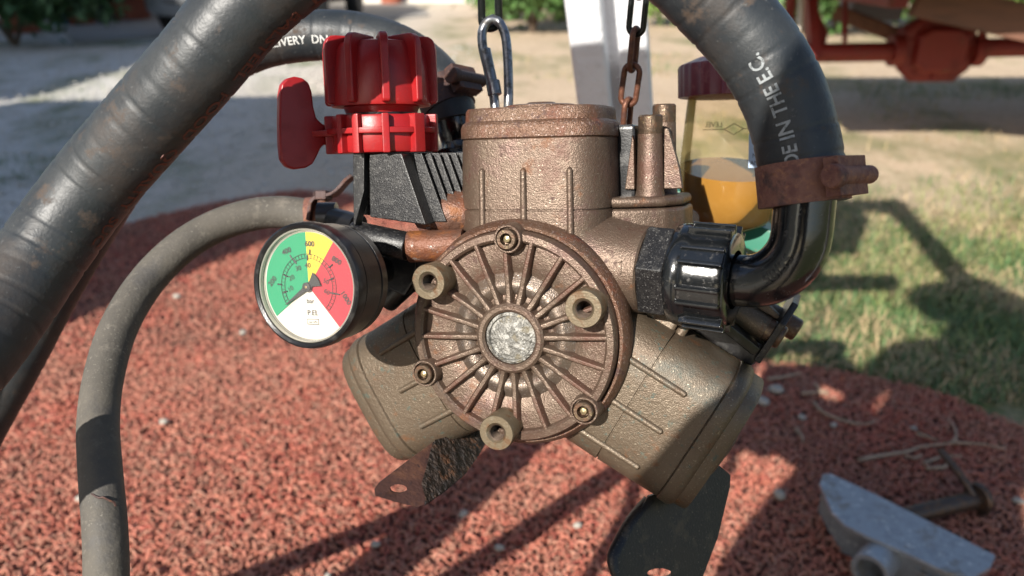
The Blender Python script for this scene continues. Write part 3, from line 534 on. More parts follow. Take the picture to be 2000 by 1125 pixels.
for a, b in ((V((-.23, BY, hz)), V((-.62, .34, 0))), (V((.18, BY, hz)), V((.95, .22, 0)))):
    g = MB(); g.bar(a-ho, b-ho, .07, .07); g.build('leg', 'white_paint', HO, bevel=.006)
    g = MB(); g.box(Matrix.Translation(b-ho+V((0, 0, .006))), .15, .15, .012); g.build('foot_plate', 'white_paint', HO, bevel=.002)
g = MB(); g.box(Matrix.Translation(V((.02, BY, 1.44))-ho), .13, .11, .26); g.build('shadow_block', 'green_paint', HO, bevel=.02, bseg=3)  # unseen block added to broaden the frame's shadow on the grass
SZ = 1.12
SB = empty('shade_beam', V((-.01, BY, SZ)), 'unseen white lifting beam added to cast the shade band on the leg, carrying both chains', 'lifting beam')  # unseen beam, added to throw a band of shade on the white leg
g = MB(); g.box(I4, .52, .05, .055); g.build('beam', 'white_paint', SB, bevel=.004)
g = MB(); g.lathe([(.016, .027), (.016, .06), (.01, .07), (.01, 1.32-SZ)], Matrix.Translation((.03, 0, 0)), 20); g.build('suspension_rod', 'steel_blue', SB)
def link_mesh(name, L_, W_, r, m):
    pa = []; hw = W_/2-r; hl = L_/2-W_/2
    for i in range(13): t = math.pi*i/12; pa.append((hw*math.cos(t), 0, hl+hw*math.sin(t)))
    for i in range(13): t = math.pi+math.pi*i/12; pa.append((hw*math.cos(t), 0, -hl+hw*math.sin(t)))
    g = MB(); g.tube([V(p) for p in pa], r, 12, closed=True); o = g.build(name, m); return o
def chain(bottom, top, L_, W_, r, colours, label, twist0):
    bottom = V(bottom); top = V(top); root = empty('chain', bottom, label, 'chain'); d = top-bottom; pitch = L_-4*r*1.02; n = int(d.length/pitch); pitch = d.length/n
    src = {m: link_mesh('link', L_, W_, r, m) for m in set(colours)}; first = {m: True for m in src}
    for i in range(n+1):
        m = colours[min(i, len(colours)-1)]; M0 = axisM(d*(i/n), d, (1, 0, 0)) @ Matrix.Rotation(twist0+(i % 2)*R(90)+R(random.uniform(-9, 9)), 4, 'Z') @ Matrix.Rotation(R(random.uniform(-3, 3)), 4, 'Y')
        if first[m]: o = src[m]; o.parent = root; o.matrix_local = M0; first[m] = False
        else: inst(src[m], M0, root)
    return root
b = P(1224, 232, .565); t = V((b.x+.012, BY, SZ-.03)); chain(b, t, .0312, .0146, .0020, ['chain_rust']*3+['chain_black'], 'rusty link chain with black upper links, beside the pump bolts', R(62))
b = P(957, 8, .535); t = V((b.x-.004, BY, SZ-.03)); chain(b, t, .036, .0165, .0026, ['chain_black'], 'dark steel chain holding the snap hook above the pump', R(18))
g = MB(); pth = [(963, 37), (951, 43), (942, 62), (943, 92), (952, 130), (962, 168), (966, 200), (970, 230), (980, 242), (990, 230), (993, 200), (993, 150), (991, 105), (987, 70), (976, 45)]
hk = empty('snap_hook', P(980, 242, .535), 'grey steel snap hook linking the dark chain to the pump', 'snap hook'); hko = hk.location.copy()
cl = [P(x, y, .535) for x, y in pth]; cl = spline(cl+[cl[0]], .003)[:-1]; g.tube([p-hko for p in cl], .0031, 12, closed=True); g.build('hook_body', 'steel_blue', hk)
g = MB(); g.cyl(P(947, 96, .5345)-hko, P(963, 172, .5345)-hko, .0038, seg=16); g.build('gate', 'steel_blue', hk, bevel=.0005)
g = MB(); g.cyl(P(962, 158, .534)-hko, P(967, 186, .534)-hko, .0046, seg=16); g.build('gate_sleeve', 'steel_blue', hk, bevel=.0006)

# ================================================================== THE PUMP
YAW, PT, ROLL = R(20.5), R(9), R(-2)
PO = P(996, 661, .46)
Fr = (RT*(-math.sin(YAW)*math.cos(PT)) - UP*math.sin(PT) - FW*(math.cos(YAW)*math.cos(PT))).normalized()
yw = -Fr; xw = yw.cross(UP).normalized(); zw = xw.cross(yw)
Mr = Matrix.Rotation(-ROLL, 3, yw); xw = Mr @ xw; zw = Mr @ zw
if (Mr @ UP).x < 0: pass
MP = Matrix(((xw.x, yw.x, zw.x, PO.x), (xw.y, yw.y, zw.y, PO.y), (xw.z, yw.z, zw.z, PO.z), (0, 0, 0, 1))); MPI = MP.inverted()
PU = empty('diaphragm_pump', MP, 'bronze brown cast metal diaphragm pump with a spoked round cover, hanging from chains', 'pump')
CL = MPI @ CAM
def Lp(px, py, y):
    r = MPI.to_3x3() @ ray(px, py); return CL + r*((y-CL.y)/r.y)
def Wl(px, py, d): return MPI @ P(px, py, d)
YB = V((0, 1, 0))
MF = Matrix(((1, 0, 0, 0), (0, 0, -1, 0), (0, 1, 0, 0), (0, 0, 0, 1)))    # lathe axis z -> local -Y (towards the viewer), x -> x, y -> z

# crankcase
g = MB(); g.lathe([(.045, -.12), (.056, -.115), (.058, -.05), (.060, -.035), (.0635, -.026), (.0660, -.020), (.0660, -.014), (.0648, -.010), (.0628, -.0075), (.0610, -.0078), (.0600, -.0095)], MF, 96)
cc = g.build('crankcase', 'casting_red', PU)
# cover plate: stepped dish
g = MB(); g.lathe([(.0603, -.0095), (.0603, -.002), (.0592, -.0003), (.0558, .0000), (.0545, -.0012), (.0540, -.0052), (.046, -.0050), (.0385, -.0058), (.0360, -.0074), (.0330, -.0074), (.0300, -.0074), (.0240, -.0070), (.0215, -.0055), (.0205, -.003), (.0200, .0000), (.0185, .0012), (.0165, .0012), (.0152, .0000), (.0150, -.003), (.002, -.003)], MF, 120, c0=False)
cv = g.build('cover_plate', 'casting', PU)
g = MB(); g.lathe([(.0372, -.0076), (.0362, -.0068), (.0345, -.0060), (.0318, -.0038), (.0300, -.0032), (.0278, -.0036), (.0248, -.0056), (.0236, -.0076)], MF, 96, c0=False, c1=False); g.build('worn_ring', 'casting_worn', cv)
g = MB(); rr = [(.0150, -.004), (.0147, -.0012), (.0130, -.0004), (.0125, -.0022), (.0115, -.0020), (.006, -.0012), (.0, -.0010)]; g.lathe(rr, MF, 64); g.build('plug', 'plug_metal', cv)
# spokes
g = MB(); n_ = 9; loops = []
for i in range(n_+1):
    u = i/n_; r_ = .0188+(.0562-.0188)*u; w_ = .00195-.0004*u; top = .0002+.0009*math.sin(u*6.0)*(1-u); bot = .0085
    loops.append([V((r_, y, z)) for z, y in ((-w_*1.25, bot), (-w_*1.05, top+.0016), (-w_*.55, top+.0002), (0, top), (w_*.55, top+.0002), (w_*1.05, top+.0016), (w_*1.25, bot))])
g.loft(loops); sp = g.build('spoke', 'casting', cv)
angs = [a*18+3 for a in range(20)]
for i, a in enumerate(angs):
    M0 = Matrix.Rotation(-R(a+random.uniform(-1, 1)), 4, 'Y')
    if i == 0: sp.matrix_local = M0
    else: inst(sp, M0, cv)
# threaded bosses (front faces at y = -.022) and socket bolts
def hexhole(mb, M0, r, z): mb.lathe([(r, z), (r*.96, z-.004), (.0001, z-.0045)], M0, 6, c0=False, c1=False)
for px, py in ((836, 551), (1139, 604), (969, 846)):
    c = Lp(px, py, -.011); M0 = Matrix.Translation(c) @ MF
    g = MB(); g.lathe([(.0102, -.026), (.0102, -.0006), (.0098, 0), (.0060, 0), (.0049, -.0012)], M0, 40, c0=False, c1=False); bo = g.build('threaded_boss', 'boss_steel', PU)
    g = MB(); prof = []
    for k in range(18): prof += [(.0049, -.0012-k*.0010), (.0042, -.0017-k*.0010)]
    g.lathe(prof+[(.0001, -.0192)], M0, 32, c0=False, c1=False); g.build('thread', 'thread_dark', bo)
for px, py in ((990, 467), (828, 730), (1140, 803)):
    c = Lp(px, py, -.0025); M0 = Matrix.Translation(c) @ MF
    g = MB(); g.lathe([(.0085, -.016), (.0082, -.0015), (.0076, -.0003), (.0068, -.0003), (.0066, -.003), (.001, -.003)], M0, 36, c0=False); st = g.build('bolt_seat', 'casting', PU)
    g = MB(); g.lathe([(.0057, -.004), (.0057, .0012), (.0052, .0019), (.0034, .0019)], M0, 36, c0=False, c1=False); hexhole(g, M0, .0034, .0019); b_ = g.build('socket_bolt', 'bolt_steel', st)
    g = MB(); g.lathe([(.0026, -.002), (.0018, .0006), (.0, .0012)], M0, 12); g.build('bolt_fill', 'bolt_brass', b_)
# little cast marks
c = Lp(846, 611, .0066); g = MB(); M0 = Matrix.Translation(c+V((0, -.0005, -.0012))) @ MF; flat_text(g, 'BHB', .0046, M0, th=.0002, bold=True); g.tube([M0 @ V(p) for p in ((-.0055, -.0012, 0), (.0055, -.0012, 0), (.0055, .0048, 0), (-.0055, .0048, 0))], .00022, 6, closed=True); g.build('cast_mark', 'casting', cv)

# cylinder heads, three at 120 degrees
HA, HBK, HY, HX = .0455, .038, .054, .003
def sel(a, b, z, n=3.6, seg=72, cy=HY): 
    o = []
    for i in range(seg):
        t = 2*math.pi*i/seg; c, s = math.cos(t), math.sin(t); o.append(V((HX+a*math.copysign(abs(c)**(2/n), c), cy+b*math.copysign(abs(s)**(2/n), s), z)))
    return o
def head(rot, m, bosses, zoff=0.):
    RM = Matrix.Rotation(R(rot), 4, 'Y') @ Matrix.Translation((0, 0, zoff))
    T = lambda loops: [[RM @ p for p in l] for l in loops]
    g = MB(); g.loft(T([sel(HA*1.0, HBK, .028), sel(HA*1.0, HBK, .0700), sel(HA*.976, HBK*.970, .0702), sel(HA*.976, HBK*.970, .0709), sel(HA*.996, HBK*.993, .0711), sel(HA*.985, HBK*.975, .094), sel(HA*.972, HBK*.96, .1104), sel(HA*.955, HBK*.94, .1110)])); hd = g.build('cylinder_head', m, PU)
    g = MB(); g.loft(T([sel(HA*.955, HBK*.94, .1106), sel(HA*.990, HBK*.975, .1116), sel(HA*.990, HBK*.975, .1172), sel(HA*.968, HBK*.95, .1198), sel(HA*.935, HBK*.91, .1210), sel(HA*.925, HBK*.90, .1270), sel(HA*.905, HBK*.875, .1284)])); g.lathe([(.022, .1284), (.022, .1300), (.020, .1306), (.010, .1306), (.008, .1322), (.0, .1322)], RM @ Matrix.Translation((HX, HY, 0)), 40, c0=False); g.build('head_cap', 'casting_red' if rot == 0 else m, hd)
    for x in (-.025, .001, .028):
        yf = HY-HBK*(1-(abs(x)/HA)**3.6)**(1/3.6); g = MB(); pa = [V((HX+x*(1-.02*k/12), yf-.0002+.0006*k/12, .036+(.093-.036)*k/12)) for k in range(13)]
        zs = [.0023-.0005*k/12 for k in range(13)]; pa.append(pa[-1]+V((0, .0012, .0014))); zs.append(.0006)
        g.tube([RM @ p for p in pa if not .0698 < p.z < .0716], [z for p, z in zip(pa, zs) if not .0698 < p.z < .0716], 12); g.build('rib', m, hd)
    for sx in bosses:
        lp = [(sx*.030, .040), (sx*.060, .046), (sx*.078, .056), (sx*.086, .070), (sx*.086, .105), (sx*.030, .110)]
        g = MB(); g.slab([RM @ V((x, y, .046)) for x, y in lp], RM.to_3x3() @ V((0, 0, .0235))); g.slab([RM @ V((x*.99, y, .0701)) for x, y in lp], RM.to_3x3() @ V((0, 0, .006))); g.build('flange', m, hd, bevel=.0025, bseg=3)
        for bx, by, zt in ((sx*.066, .066, .1120), (sx*.069, .095, .1195)):
            M0 = RM @ Matrix.Translation((bx, by, 0)); g = MB(); g.lathe([(.0092, .074), (.0080, .080), (.0072, zt), (.0066, zt+.0004), (.001, zt+.0004)], M0, 32, c0=False); g.build('bolt_column', m, hd)
            g = MB(); g.lathe([(.0068, zt), (.0070, zt+.0008), (.0070, zt+.0100), (.0063, zt+.0110), (.0036, zt+.0110)], M0, 48, c0=False, c1=False, mod=lambda t, r: 1+(.02 if r > .0067 and int(t*24/math.pi) % 2 else 0)); hexhole(g, M0, .0036, zt+.0110); g.build('cap_screw', 'bolt_steel', hd)
        g = MB(); g.slab([RM @ V((sx*.052, .060, .080)), RM @ V((sx*.058, .060, .080)), RM @ V((sx*.0575, .060, .108)), RM @ V((sx*.0565, .060, .112))], RM.to_3x3() @ V((0, .01, 0))); g.slab([RM @ V((sx*.074, .066, .080)), RM @ V((sx*.085, .066, .080)), RM @ V((sx*.083, .066, .092)), RM @ V((sx*.0765, .066, .115)), RM @ V((sx*.074, .066, .115))], RM.to_3x3() @ V((0, .006, 0))); g.build('web', m, hd, bevel=.001)
        g = MB(); M0 = RM @ Matrix.Translation((sx*.050, .078, .093)); g.box(M0, .016, .03, .05); g.build('valve_chamber', 'black_satin', hd, bevel=.003)
    return hd
head(0, 'casting', (1,)); h2 = head(120, 'casting_teal', (-1,), .004); head(-120, 'casting_teal', (), -.003)
# bearing lobes that blend heads and case
g = MB()
for a in (60, 180, -60):
    RM = Matrix.Rotation(R(a), 4, 'Y'); g.lathe([(.030, .0), (.030, .052), (.024, .060), (.012, .063), (.0, .063)], RM @ Matrix.Translation((0, .06, 0)), 32, c0=False)
g.build('case_lobe', 'casting', PU)
# bracket ear under the lower right cap screws
RM = Matrix.Rotation(R(120), 4, 'Y'); g = MB(); g.slab([RM @ V((x, y, .1200)) for x, y in ((-.048, .058), (-.075, .056), (-.088, .062), (-.090, .085), (-.085, .110), (-.048, .110))], RM.to_3x3() @ V((0, 0, .004)))
g.build('bracket_ear', 'bracket_black', PU, bevel=.0008)
g = MB(); a = Lp(1405, 625, .05); b = Lp(1475, 680, .06); g.bar(a, b, .006, .012, (0, 1, 0)); g.build('brace', 'black_satin', PU, bevel=.001)

# inlet boss, hexagon, ribbed nut, elbow
A = Lp(1150, 514, .044); B = Lp(1440, 547, .030); axv = (B-A).normalized(); LA = (B-A).length
MA = axisM(A, axv, (0, 0, 1))
def sx_(px): # distance along the axis whose projection is nearest to px
    best = min(range(200), key=lambda k: abs(proj(A+axv*(LA*1.3*k/200))[0]-px)); return LA*1.3*best/200
def proj(pl): 
    d = MP @ pl - CAM; z = d.dot(FW); return CX+F*d.dot(RT)/z, CY-F*d.dot(UP)/z
s1, s2, s3, s4 = sx_(1270), sx_(1322), sx_(1336), sx_(1436)
g = MB(); g.lathe([(.034, -.02), (.030, s1*.2), (.0268, s1*.5), (.0252, s1*.75), (.0248, s1-.001), (.0236, s1)], MA, 64); ib = g.build('inlet_boss', 'casting', PU)
tri = [MA @ (Matrix.Rotation(0, 4, 'Z') @ V((0, 0, 0)))]
g = MB(); cdir = (CL-(MA @ V((0, 0, s1*.72)))).normalized(); cdir = (cdir-axv*cdir.dot(axv)).normalized(); cc0 = MA @ V((0, 0, s1*.72)) + cdir*.0253; upd = axv.cross(cdir); upd = upd if upd.z > 0 else -upd
g.tube([cc0+axv*x+upd*y for x, y in ((-.005, 0), (.003, .003), (.003, -.004))], .0003, 6, closed=True); g.build('cast_triangle', 'casting', ib)
g = MB(); g.lathe([(.0262, s1), (.0274, s1+.001), (.0274, s2-.001), (.0262, s2)], MA @ Matrix.Rotation(R(20), 4, 'Z'), 6); g.build('hexagon', 'black_plastic', PU, bevel=.0007)
g = MB(); pr_ = [(.0228, s2-.002)]
for k in range(5): pr_ += [(.0246, s2+(s3-s2)*(k+.3)/5), (.0228, s2+(s3-s2)*(k+.9)/5)]
g.lathe(pr_, MA, 48); g.build('thread_ring', 'black_satin', PU)
g = MB(); g.lathe([(.021, s3-.003), (.0278, s3-.003), (.0285, s3-.001), (.0285, s3+.003), (.0274, s3+.005), (.0264, s3+.008), (.0264, s4-.004), (.0252, s4-.001), (.0236, s4), (.0160, s4), (.015, s4-.008)], MA, 72, c0=False, c1=False); nu = g.build('union_nut', 'black_gloss', PU)
for k in range(8):
    M0 = MA @ Matrix.Rotation(R(45*k+14), 4, 'Z'); g = MB(); zc = (s3+.004+s4-.001)/2; ln = s4-s3-.005
    for yy in (-.0042, .0042): g.box(M0 @ Matrix.Translation((.0268, yy, zc)), .0058, .0022, ln)
    g.box(M0 @ Matrix.Translation((.0260, 0, zc)), .0036, .0085, ln*.98); g.build('grip_rib', 'black_gloss', nu, bevel=.0007)
e0 = A+axv*s4; zu = V((0, 0, 1)); zu = (zu-axv*zu.dot(axv)).normalized()
def efit(px, py):
    Lx, Hx = .04, .04
    for _ in range(60):
        x, y = proj(e0+axv*Lx+zu*Hx); Lx += (px-x)*.00022; Hx += (y-py)*.00022
    return Lx, Hx
EL, EH = efit(1571, 400); BR = min(EL-.004, .036); ed = lambda p: ((MP @ p)-CAM).dot(FW)
pth = [e0-axv*.012, e0, e0+axv*(EL-BR)*.5]+[e0+axv*(EL-BR+BR*math.sin(t))+zu*(BR-BR*math.cos(t)) for t in (R(a) for a in range(0, 91, 15))]+[e0+axv*EL+zu*h_ for h_ in (BR+(EH-BR)*.5, EH, EH+.016)]
DE = ed(e0+axv*EL+zu*EH)
ep = spline(pth, .003); n_ = len(ep); g = MB(); g.tube(ep, [.0133+.0020*min(1, k/(n_*.45)) for k in range(n_)], 40); el = g.build('elbow', 'black_gloss', PU)
fr = frames(ep); sl_ = sum((a-b).length for a, b in zip(ep, ep[1:])); g = MB(); tube_text(g, '55/85', .0085, fr, sl_, lambda u: .0133+.002*min(1, u/(n_*.45)), sl_*.44, CL+(RT and V((.03, 0, -.02))), off=-.15, flip=True, lift=.0003); g.build('moulded_number', 'black_satin', el)

# left outlet: rusty pipe, black block
g = MB(); a = Lp(798, 482, .012); b = Lp(905, 478, .020); g.lathe([(.0090, 0), (.0094, .001), (.0094, (b-a).length)], axisM(a, b-a), 40); g.build('outlet_pipe', 'casting_rust', PU)
g = MB(); pa = spline([Lp(826, 440, .030), Lp(850, 425, .031), Lp(885, 418, .034), Lp(930, 420, .04)], .004); g.tube(pa, [.0105+.004*min(1, k/4) for k in range(len(pa))], 24); g.build('case_lug', 'casting_rust', PU)

# ---------------- pressure valve
VY = .030
VB = lambda px, py, y: Lp(px, py, y)
vax = Lp(745, 200, VY).x
def zp(py, x=745): return Lp(x, py, VY).z
vb = MB(); core = [VB(x, y, .016) for x, y in ((700, 300), (780, 300), (826, 436), (716, 420), (700, 420))]; vb.slab(core, (0, .032, 0)); vbo = vb.build('valve_body', 'black_satin', PU, bevel=.001)
g = MB(); g.slab([VB(x, y, .006) for x, y in ((720, 300), (784, 300), (832, 440), (722, 424))], (0, .0125, 0)); g.build('front_plate', 'black_plastic', vbo, bevel=.0009)
g = MB(); g.slab([VB(x, y, .004) for x, y in ((689, 299), (711, 299), (711, 372), (693, 442), (690, 436))], (0, .008, 0)); g.build('side_rib', 'black_plastic', vbo, bevel=.0006)
fp = [VB(x, y, .0) for x, y in ((770, 300), (786, 300), (836, 438), (800, 438))]
for k in range(6):
    off = V((.0034*k+.003, .018+.0046*k, 0)); g = MB(); g.slab([p+off for p in fp], (0, .0017, 0)); g.build('cooling_fin', 'black_plastic', vbo, bevel=.0004)
g = MB(); g.lathe([(.019, zp(302)-.03), (.021, zp(300))], Matrix.Translation((vax+.006, VY+.012, 0)), 40); g.build('rear_barrel', 'black_satin', vbo)
g = MB(); a = Lp(690, 458, .014); b = Lp(799, 482, .012); g.lathe([(.0082, 0), (.0086, .002), (.0086, (b-a).length-.001), (.008, (b-a).length)], axisM(a, b-a), 40); g.build('outlet_tube', 'black_plastic', vbo)
g = MB(); a = Lp(742, 505, .026); b = Lp(815, 585, .034); g.slab([Lp(x, y, .020) for x, y in ((735, 470), (815, 480), (812, 545), (790, 580), (742, 560))], (0, .035, 0)); g.cyl(Lp(752, 590, .03), Lp(800, 545, .03), .008); g.build('lower_block', 'black_satin', vbo, bevel=.002)
# red knob
z0, z1 = zp(212), zp(74); MK = Matrix.Translation((vax, VY, 0)); kr = (Lp(848, 150, VY).x-Lp(641, 150, VY).x)/2*.955
g = MB(); g.lathe([(kr*.5, z0-.004), (kr*.62, z0-.003), (kr*.66, z0+.0005), (kr*.86, z0+.001), (kr*.88, z0+.003), (kr*.85, z0+(z1-z0)*.55), (kr*.80, z0+(z1-z0)*.80), (kr*.72, z0+(z1-z0)*.9), (kr*.5, z1-.0026), (.0, z1-.0024)], MK, 64); kn = g.build('knob', 'red_plastic', PU)
for k in range(10):
    M0 = MK @ Matrix.Rotation(R(36*k-92), 4, 'Z'); g = MB(); hh = z1-z0
    pf = [(kr*.3, z0+.002), (kr*.97, z0+.002), (kr, z0+.004), (kr, z0+hh*.80), (kr*.985, z0+hh*.88), (kr*.95, z0+hh*.95), (kr*.88, z0+hh*.99), (kr*.80, z1), (kr*.25, z1), (kr*.2, z0+hh*.6)]
    g.slab([M0 @ V((r_, -.0024, z)) for r_, z in pf], M0.to_3x3() @ V((0, .0048, 0))); g.build('knob_rib', 'red_plastic', kn, bevel=.0010, bseg=3)
g = MB(); g.lathe([(kr*.62, zp(232)), (kr*.62, z0+.001)], MK, 40); g.build('neck', 'black_satin', PU)
# red lever collar and flag
z0, z1 = zp(299), zp(226); g = MB(); g.lathe([(kr*.70, z0), (kr*.86, z0+.0006), (kr*.88, z0+.002), (kr*.88, z1-.002), (kr*.86, z1-.0006), (kr*.66, z1)], MK, 64); lv = g.build('lever', 'red_plastic', PU)
for k, aa in enumerate((-108, -88, -58, -22, 10, 50, 90, 130, 170, 215)):
    M0 = MK @ Matrix.Rotation(R(aa), 4, 'Z'); g = MB(); wv = .0044 if k not in (3,) else .008
    g.slab([M0 @ V((r_, -wv/2, z)) for r_, z in ((kr*.6, z0), (kr*1.0, z0), (kr*1.0, z1), (kr*.6, z1))], M0.to_3x3() @ V((0, wv, 0))); g.build('collar_rib', 'red_plastic', lv, bevel=.0009)
zm = zp(257); g = MB(); g.lathe([(kr*.5, zm-.0017), (kr*.985, zm-.0017), (kr*.985, zm+.0017), (kr*.5, zm+.0017)], MK, 48); g.build('collar_rim', 'red_plastic', lv, bevel=.0006)
FL = [(546, 240), (547, 185), (551, 164), (561, 153), (576, 149), (592, 152), (604, 162), (610, 180), (613, 208), (619, 231), (632, 243), (652, 247), (705, 244), (705, 287), (650, 284), (634, 282), (627, 290), (620, 305), (612, 320), (598, 328), (575, 331), (560, 326), (550, 312), (547, 285)]
fy = VY-.016; FLf = FL[:12]+[(660, 247), (660, 284)]+FL[14:]; TH = R(55); pv = VB(640, 262, fy)
def flagp(x, y):   # the flag is turned about a vertical axis, its free edge nearer
    r = MPI.to_3x3() @ ray(x, y); nn = V((math.sin(TH), -math.cos(TH), 0)); return CL + r*((pv-CL).dot(nn)/r.dot(nn))
g = MB(); g.slab([flagp(x, y) for x, y in FLf], (-.006*math.sin(TH), .006*math.cos(TH), 0)); g.build('lever_flag', 'red_plastic', lv, bevel=.0013, bseg=3)
g = MB(); g.slab([VB(x, y, fy) for x, y in ((636, 247), (705, 244), (705, 287), (636, 284))], (0, .0062, 0)); g.build('lever_arm', 'red_plastic', lv, bevel=.001)
g = MB(); a = VB(610, 262, fy-.002); b = VB(735, 257, fy-.002); g.bar(a, b, .012, .0036, (0, 0, 1)); g.build('lever_rib', 'red_plastic', lv, bevel=.0008)

# ---------------- pressure gauge
go_ = P(598, 558, .425); rd = (go_-CAM).normalized(); t3 = RT*-.985-UP*.16; t3 = (t3-rd*t3.dot(rd)).normalized(); gn = (-rd*math.cos(R(37))+t3*math.sin(R(37))).normalized()
MGw = axisM(go_, gn, UP.cross(gn)); MGL = MPI @ MGw; RG = .0332
g = MB(); g.lathe([(.006, -.034), (.024, -.033), (RG*.93, -.030), (RG*.95, -.024), (RG*.92, -.0235), (RG*.92, -.0225), (RG*.955, -.022), (RG*.965, -.008), (RG*.93, -.0075), (RG*.93, -.006), (RG, -.0055), (RG, -.001), (RG*.985, .0012), (RG*.95, .002), (RG*.905, .0012), (RG*.895, -.003)], MGL, 96, c1=False); ga = g.build('gauge', 'black_satin', PU)
g = MB(); g.lathe([(RG*.897, -.0035), (RG*.895, .0005), (RG*.87, .0004), (RG*.86, -.003)], MGL, 96, c0=False, c1=False); g.build('gauge_ring', 'jar_clear', ga)
g = MB(); g.lathe([(RG*.90, -.0032), (.0, -.0032)], MGL, 72, c0=False, c1=False); g.build('dial', 'dial_white', ga)
dc = (-.0005, -.0008)
def sector(a0, a1, r, z): 
    n = 40; vs = [(dc[0], dc[1], z)]; 
    for i in range(n+1):
        a = R(a0+(a1-a0)*i/n); c, s = math.cos(a), math.sin(a); bq = dc[0]*c+dc[1]*s; rr_ = -bq+math.sqrt(bq*bq-(dc[0]**2+dc[1]**2-r*r)); vs.append((dc[0]+c*rr_, dc[1]+s*rr_, z))
    return vs, [(0, i+1, i+2) for i in range(n)]
for nm, a0, a1, m in (('green_sector', 90, 216, 'dial_green'), ('yellow_sector', 54, 90, 'dial_yellow'), ('red_sector', -50, 54, 'dial_red')):
    g = MB(); g.add(*sector(a0, a1, RG*.835, -.0028), M=MGL); g.build(nm, m, ga)
g = MB()
def pol(r, a, z=-.0024): return MGL @ V((dc[0]+r*math.cos(R(a)), dc[1]+r*math.sin(R(a)), z))
for r_ in (.0150, .0172): g.tube([pol(r_, a) for a in range(-46, 216, 6)], .00012, 5)
for a in range(-46, 216, 7): g.tube([pol(.0150, a), pol(.0172, a)], .00012, 4)
for a in (176, 122, 83, 36, -12): g.tube([pol(.0168, a), pol(.0196, a)], .0004, 5)
for a in (190, 157, 119, 88, 15, -13): g.tube([pol(.0138, a), pol(.0165, a)], .0004, 5)
for a, s_ in ((172, '200'), (123, '400'), (84, '600'), (37, '800'), (-14, '1000')): flat_text(g, s_, .0040, MGL @ Matrix.Translation((dc[0]+.0222*math.cos(R(a)), dc[1]+.0222*math.sin(R(a))-.001, -.0024)) @ Matrix.Rotation(R((a-90)*.55), 4, 'Z'), th=0, bold=True)
for a, s_ in ((186, '10'), (155, '20'), (120, '30'), (88, '40'), (14, '50'), (-14, '60')): flat_text(g, s_, .0037, MGL @ Matrix.Translation((dc[0]+.0110*math.cos(R(a)), dc[1]+.0110*math.sin(R(a))-.001, -.0024)) @ Matrix.Rotation(R((a-90)*.3), 4, 'Z'), th=0)
for s_, x, y, z_ in (('bar', .0, -.0095, .0036), ('P.EL', .001, -.0158, .0040)): flat_text(g, s_, z_, MGL @ Matrix.Translation((x, y, -.0026)), th=0)
g.tube([MGL @ V((x, y, -.0025)) for x, y in ((-.0025, -.0205), (.0045, -.0205), (.0045, -.0178), (-.0025, -.0178))], .0002, 4, closed=True); flat_text(g, 'bar kPa', .0017, MGL @ Matrix.Translation((.001, -.0199, -.0026)), th=0)
g.build('scale', 'dial_black', ga)
g = MB(); na = 213; u = V((math.cos(R(na)), math.sin(R(na)), 0)); v_ = V((-u.y, u.x, 0)); o_ = V((dc[0], dc[1], -.0016))
g.slab([MGL @ (o_+u*a+v_*b) for a, b in ((.0175, .0001), (.0175, -.0001), (.002, -.0012), (-.003, -.0016), (-.0075, -.0042), (-.0082, 0), (-.0075, .0042), (-.003, .0016), (.002, .0012))], MGL.to_3x3() @ V((0, 0, .0004)))
g.lathe([(.0024, -.0018), (.0024, -.0004), (.001, -.0002)], MGL @ Matrix.Translation((dc[0], dc[1], 0)), 24); g.build('needle', 'dial_black', ga)
g = MB(); g.lathe([(.0011, -.0003), (.0, .0)], MGL @ Matrix.Translation((dc[0], dc[1], 0)), 16); g.build('needle_pin', 'bolt_brass', ga)
g = MB(); g.lathe([(RG*.89, .0001), (RG*.5, .0009), (.0, .0012)], MGL, 64, c0=False, c1=False); g.build('glass', 'gauge_glass', ga)
g = MB(); a = MGL @ V((0, 0, -.032)); b = Lp(765, 525, .035); g.cyl(a, b, .0085); g.build('gauge_stem', 'black_satin', ga)

# ---------------- oil reservoir
jc = Wl(1424, 300, .60); jd = .60
jz = lambda py: Lp(1424, py, jc.y).z
pxr = jd/F
MJ = Matrix.Translation((jc.x, jc.y, 0))
prof = [(188, 80), (205, 82), (250, 87), (300, 93), (330, 95), (355, 95), (385, 92), (402, 90), (408, 87), (428, 82), (440, 70), (450, 40), (458, 15)]
g = MB(); g.lathe([(r_*pxr, jz(y)) for y, r_ in prof][::-1], MJ, 64, c0=False, c1=False); ja = g.build('oil_jar', 'jar_plastic', PU)
g = MB(); zt, zb = jz(126), jz(190); g.lathe([(88*pxr, zb), (99*pxr, zb+.0005), (100*pxr, zt-.002), (97*pxr, zt), (60*pxr, zt+.0055), (0, zt+.0065)], MJ, 120, mod=lambda t, r: 1-(.018 if int(t*30/math.pi) % 2 else 0)); g.build('jar_lid', 'maroon_plastic', ja)
Wup = (MPI.to_3x3() @ V((0, 0, 1))).normalized(); g = MB(); zo = jz(330); loops = []
for y, r_ in prof[::-1]:
    if y < 352: continue
    loops.append([V((jc.x+(r_-2.2)*pxr*math.cos(t), jc.y+(r_-2.2)*pxr*math.sin(t), jz(y))) for t in (2*math.pi*i/64 for i in range(64))])
top = []
for t in (2*math.pi*i/64 for i in range(64)):
    x, y = 92.5*pxr*math.cos(t), 92.5*pxr*math.sin(t); top.append(V((jc.x+x, jc.y+y, zo-(Wup.x*x+Wup.y*y)/Wup.z)))
loops.append(top); g.loft(loops); g.build('oil', 'engine_oil', ja)
g = MB()
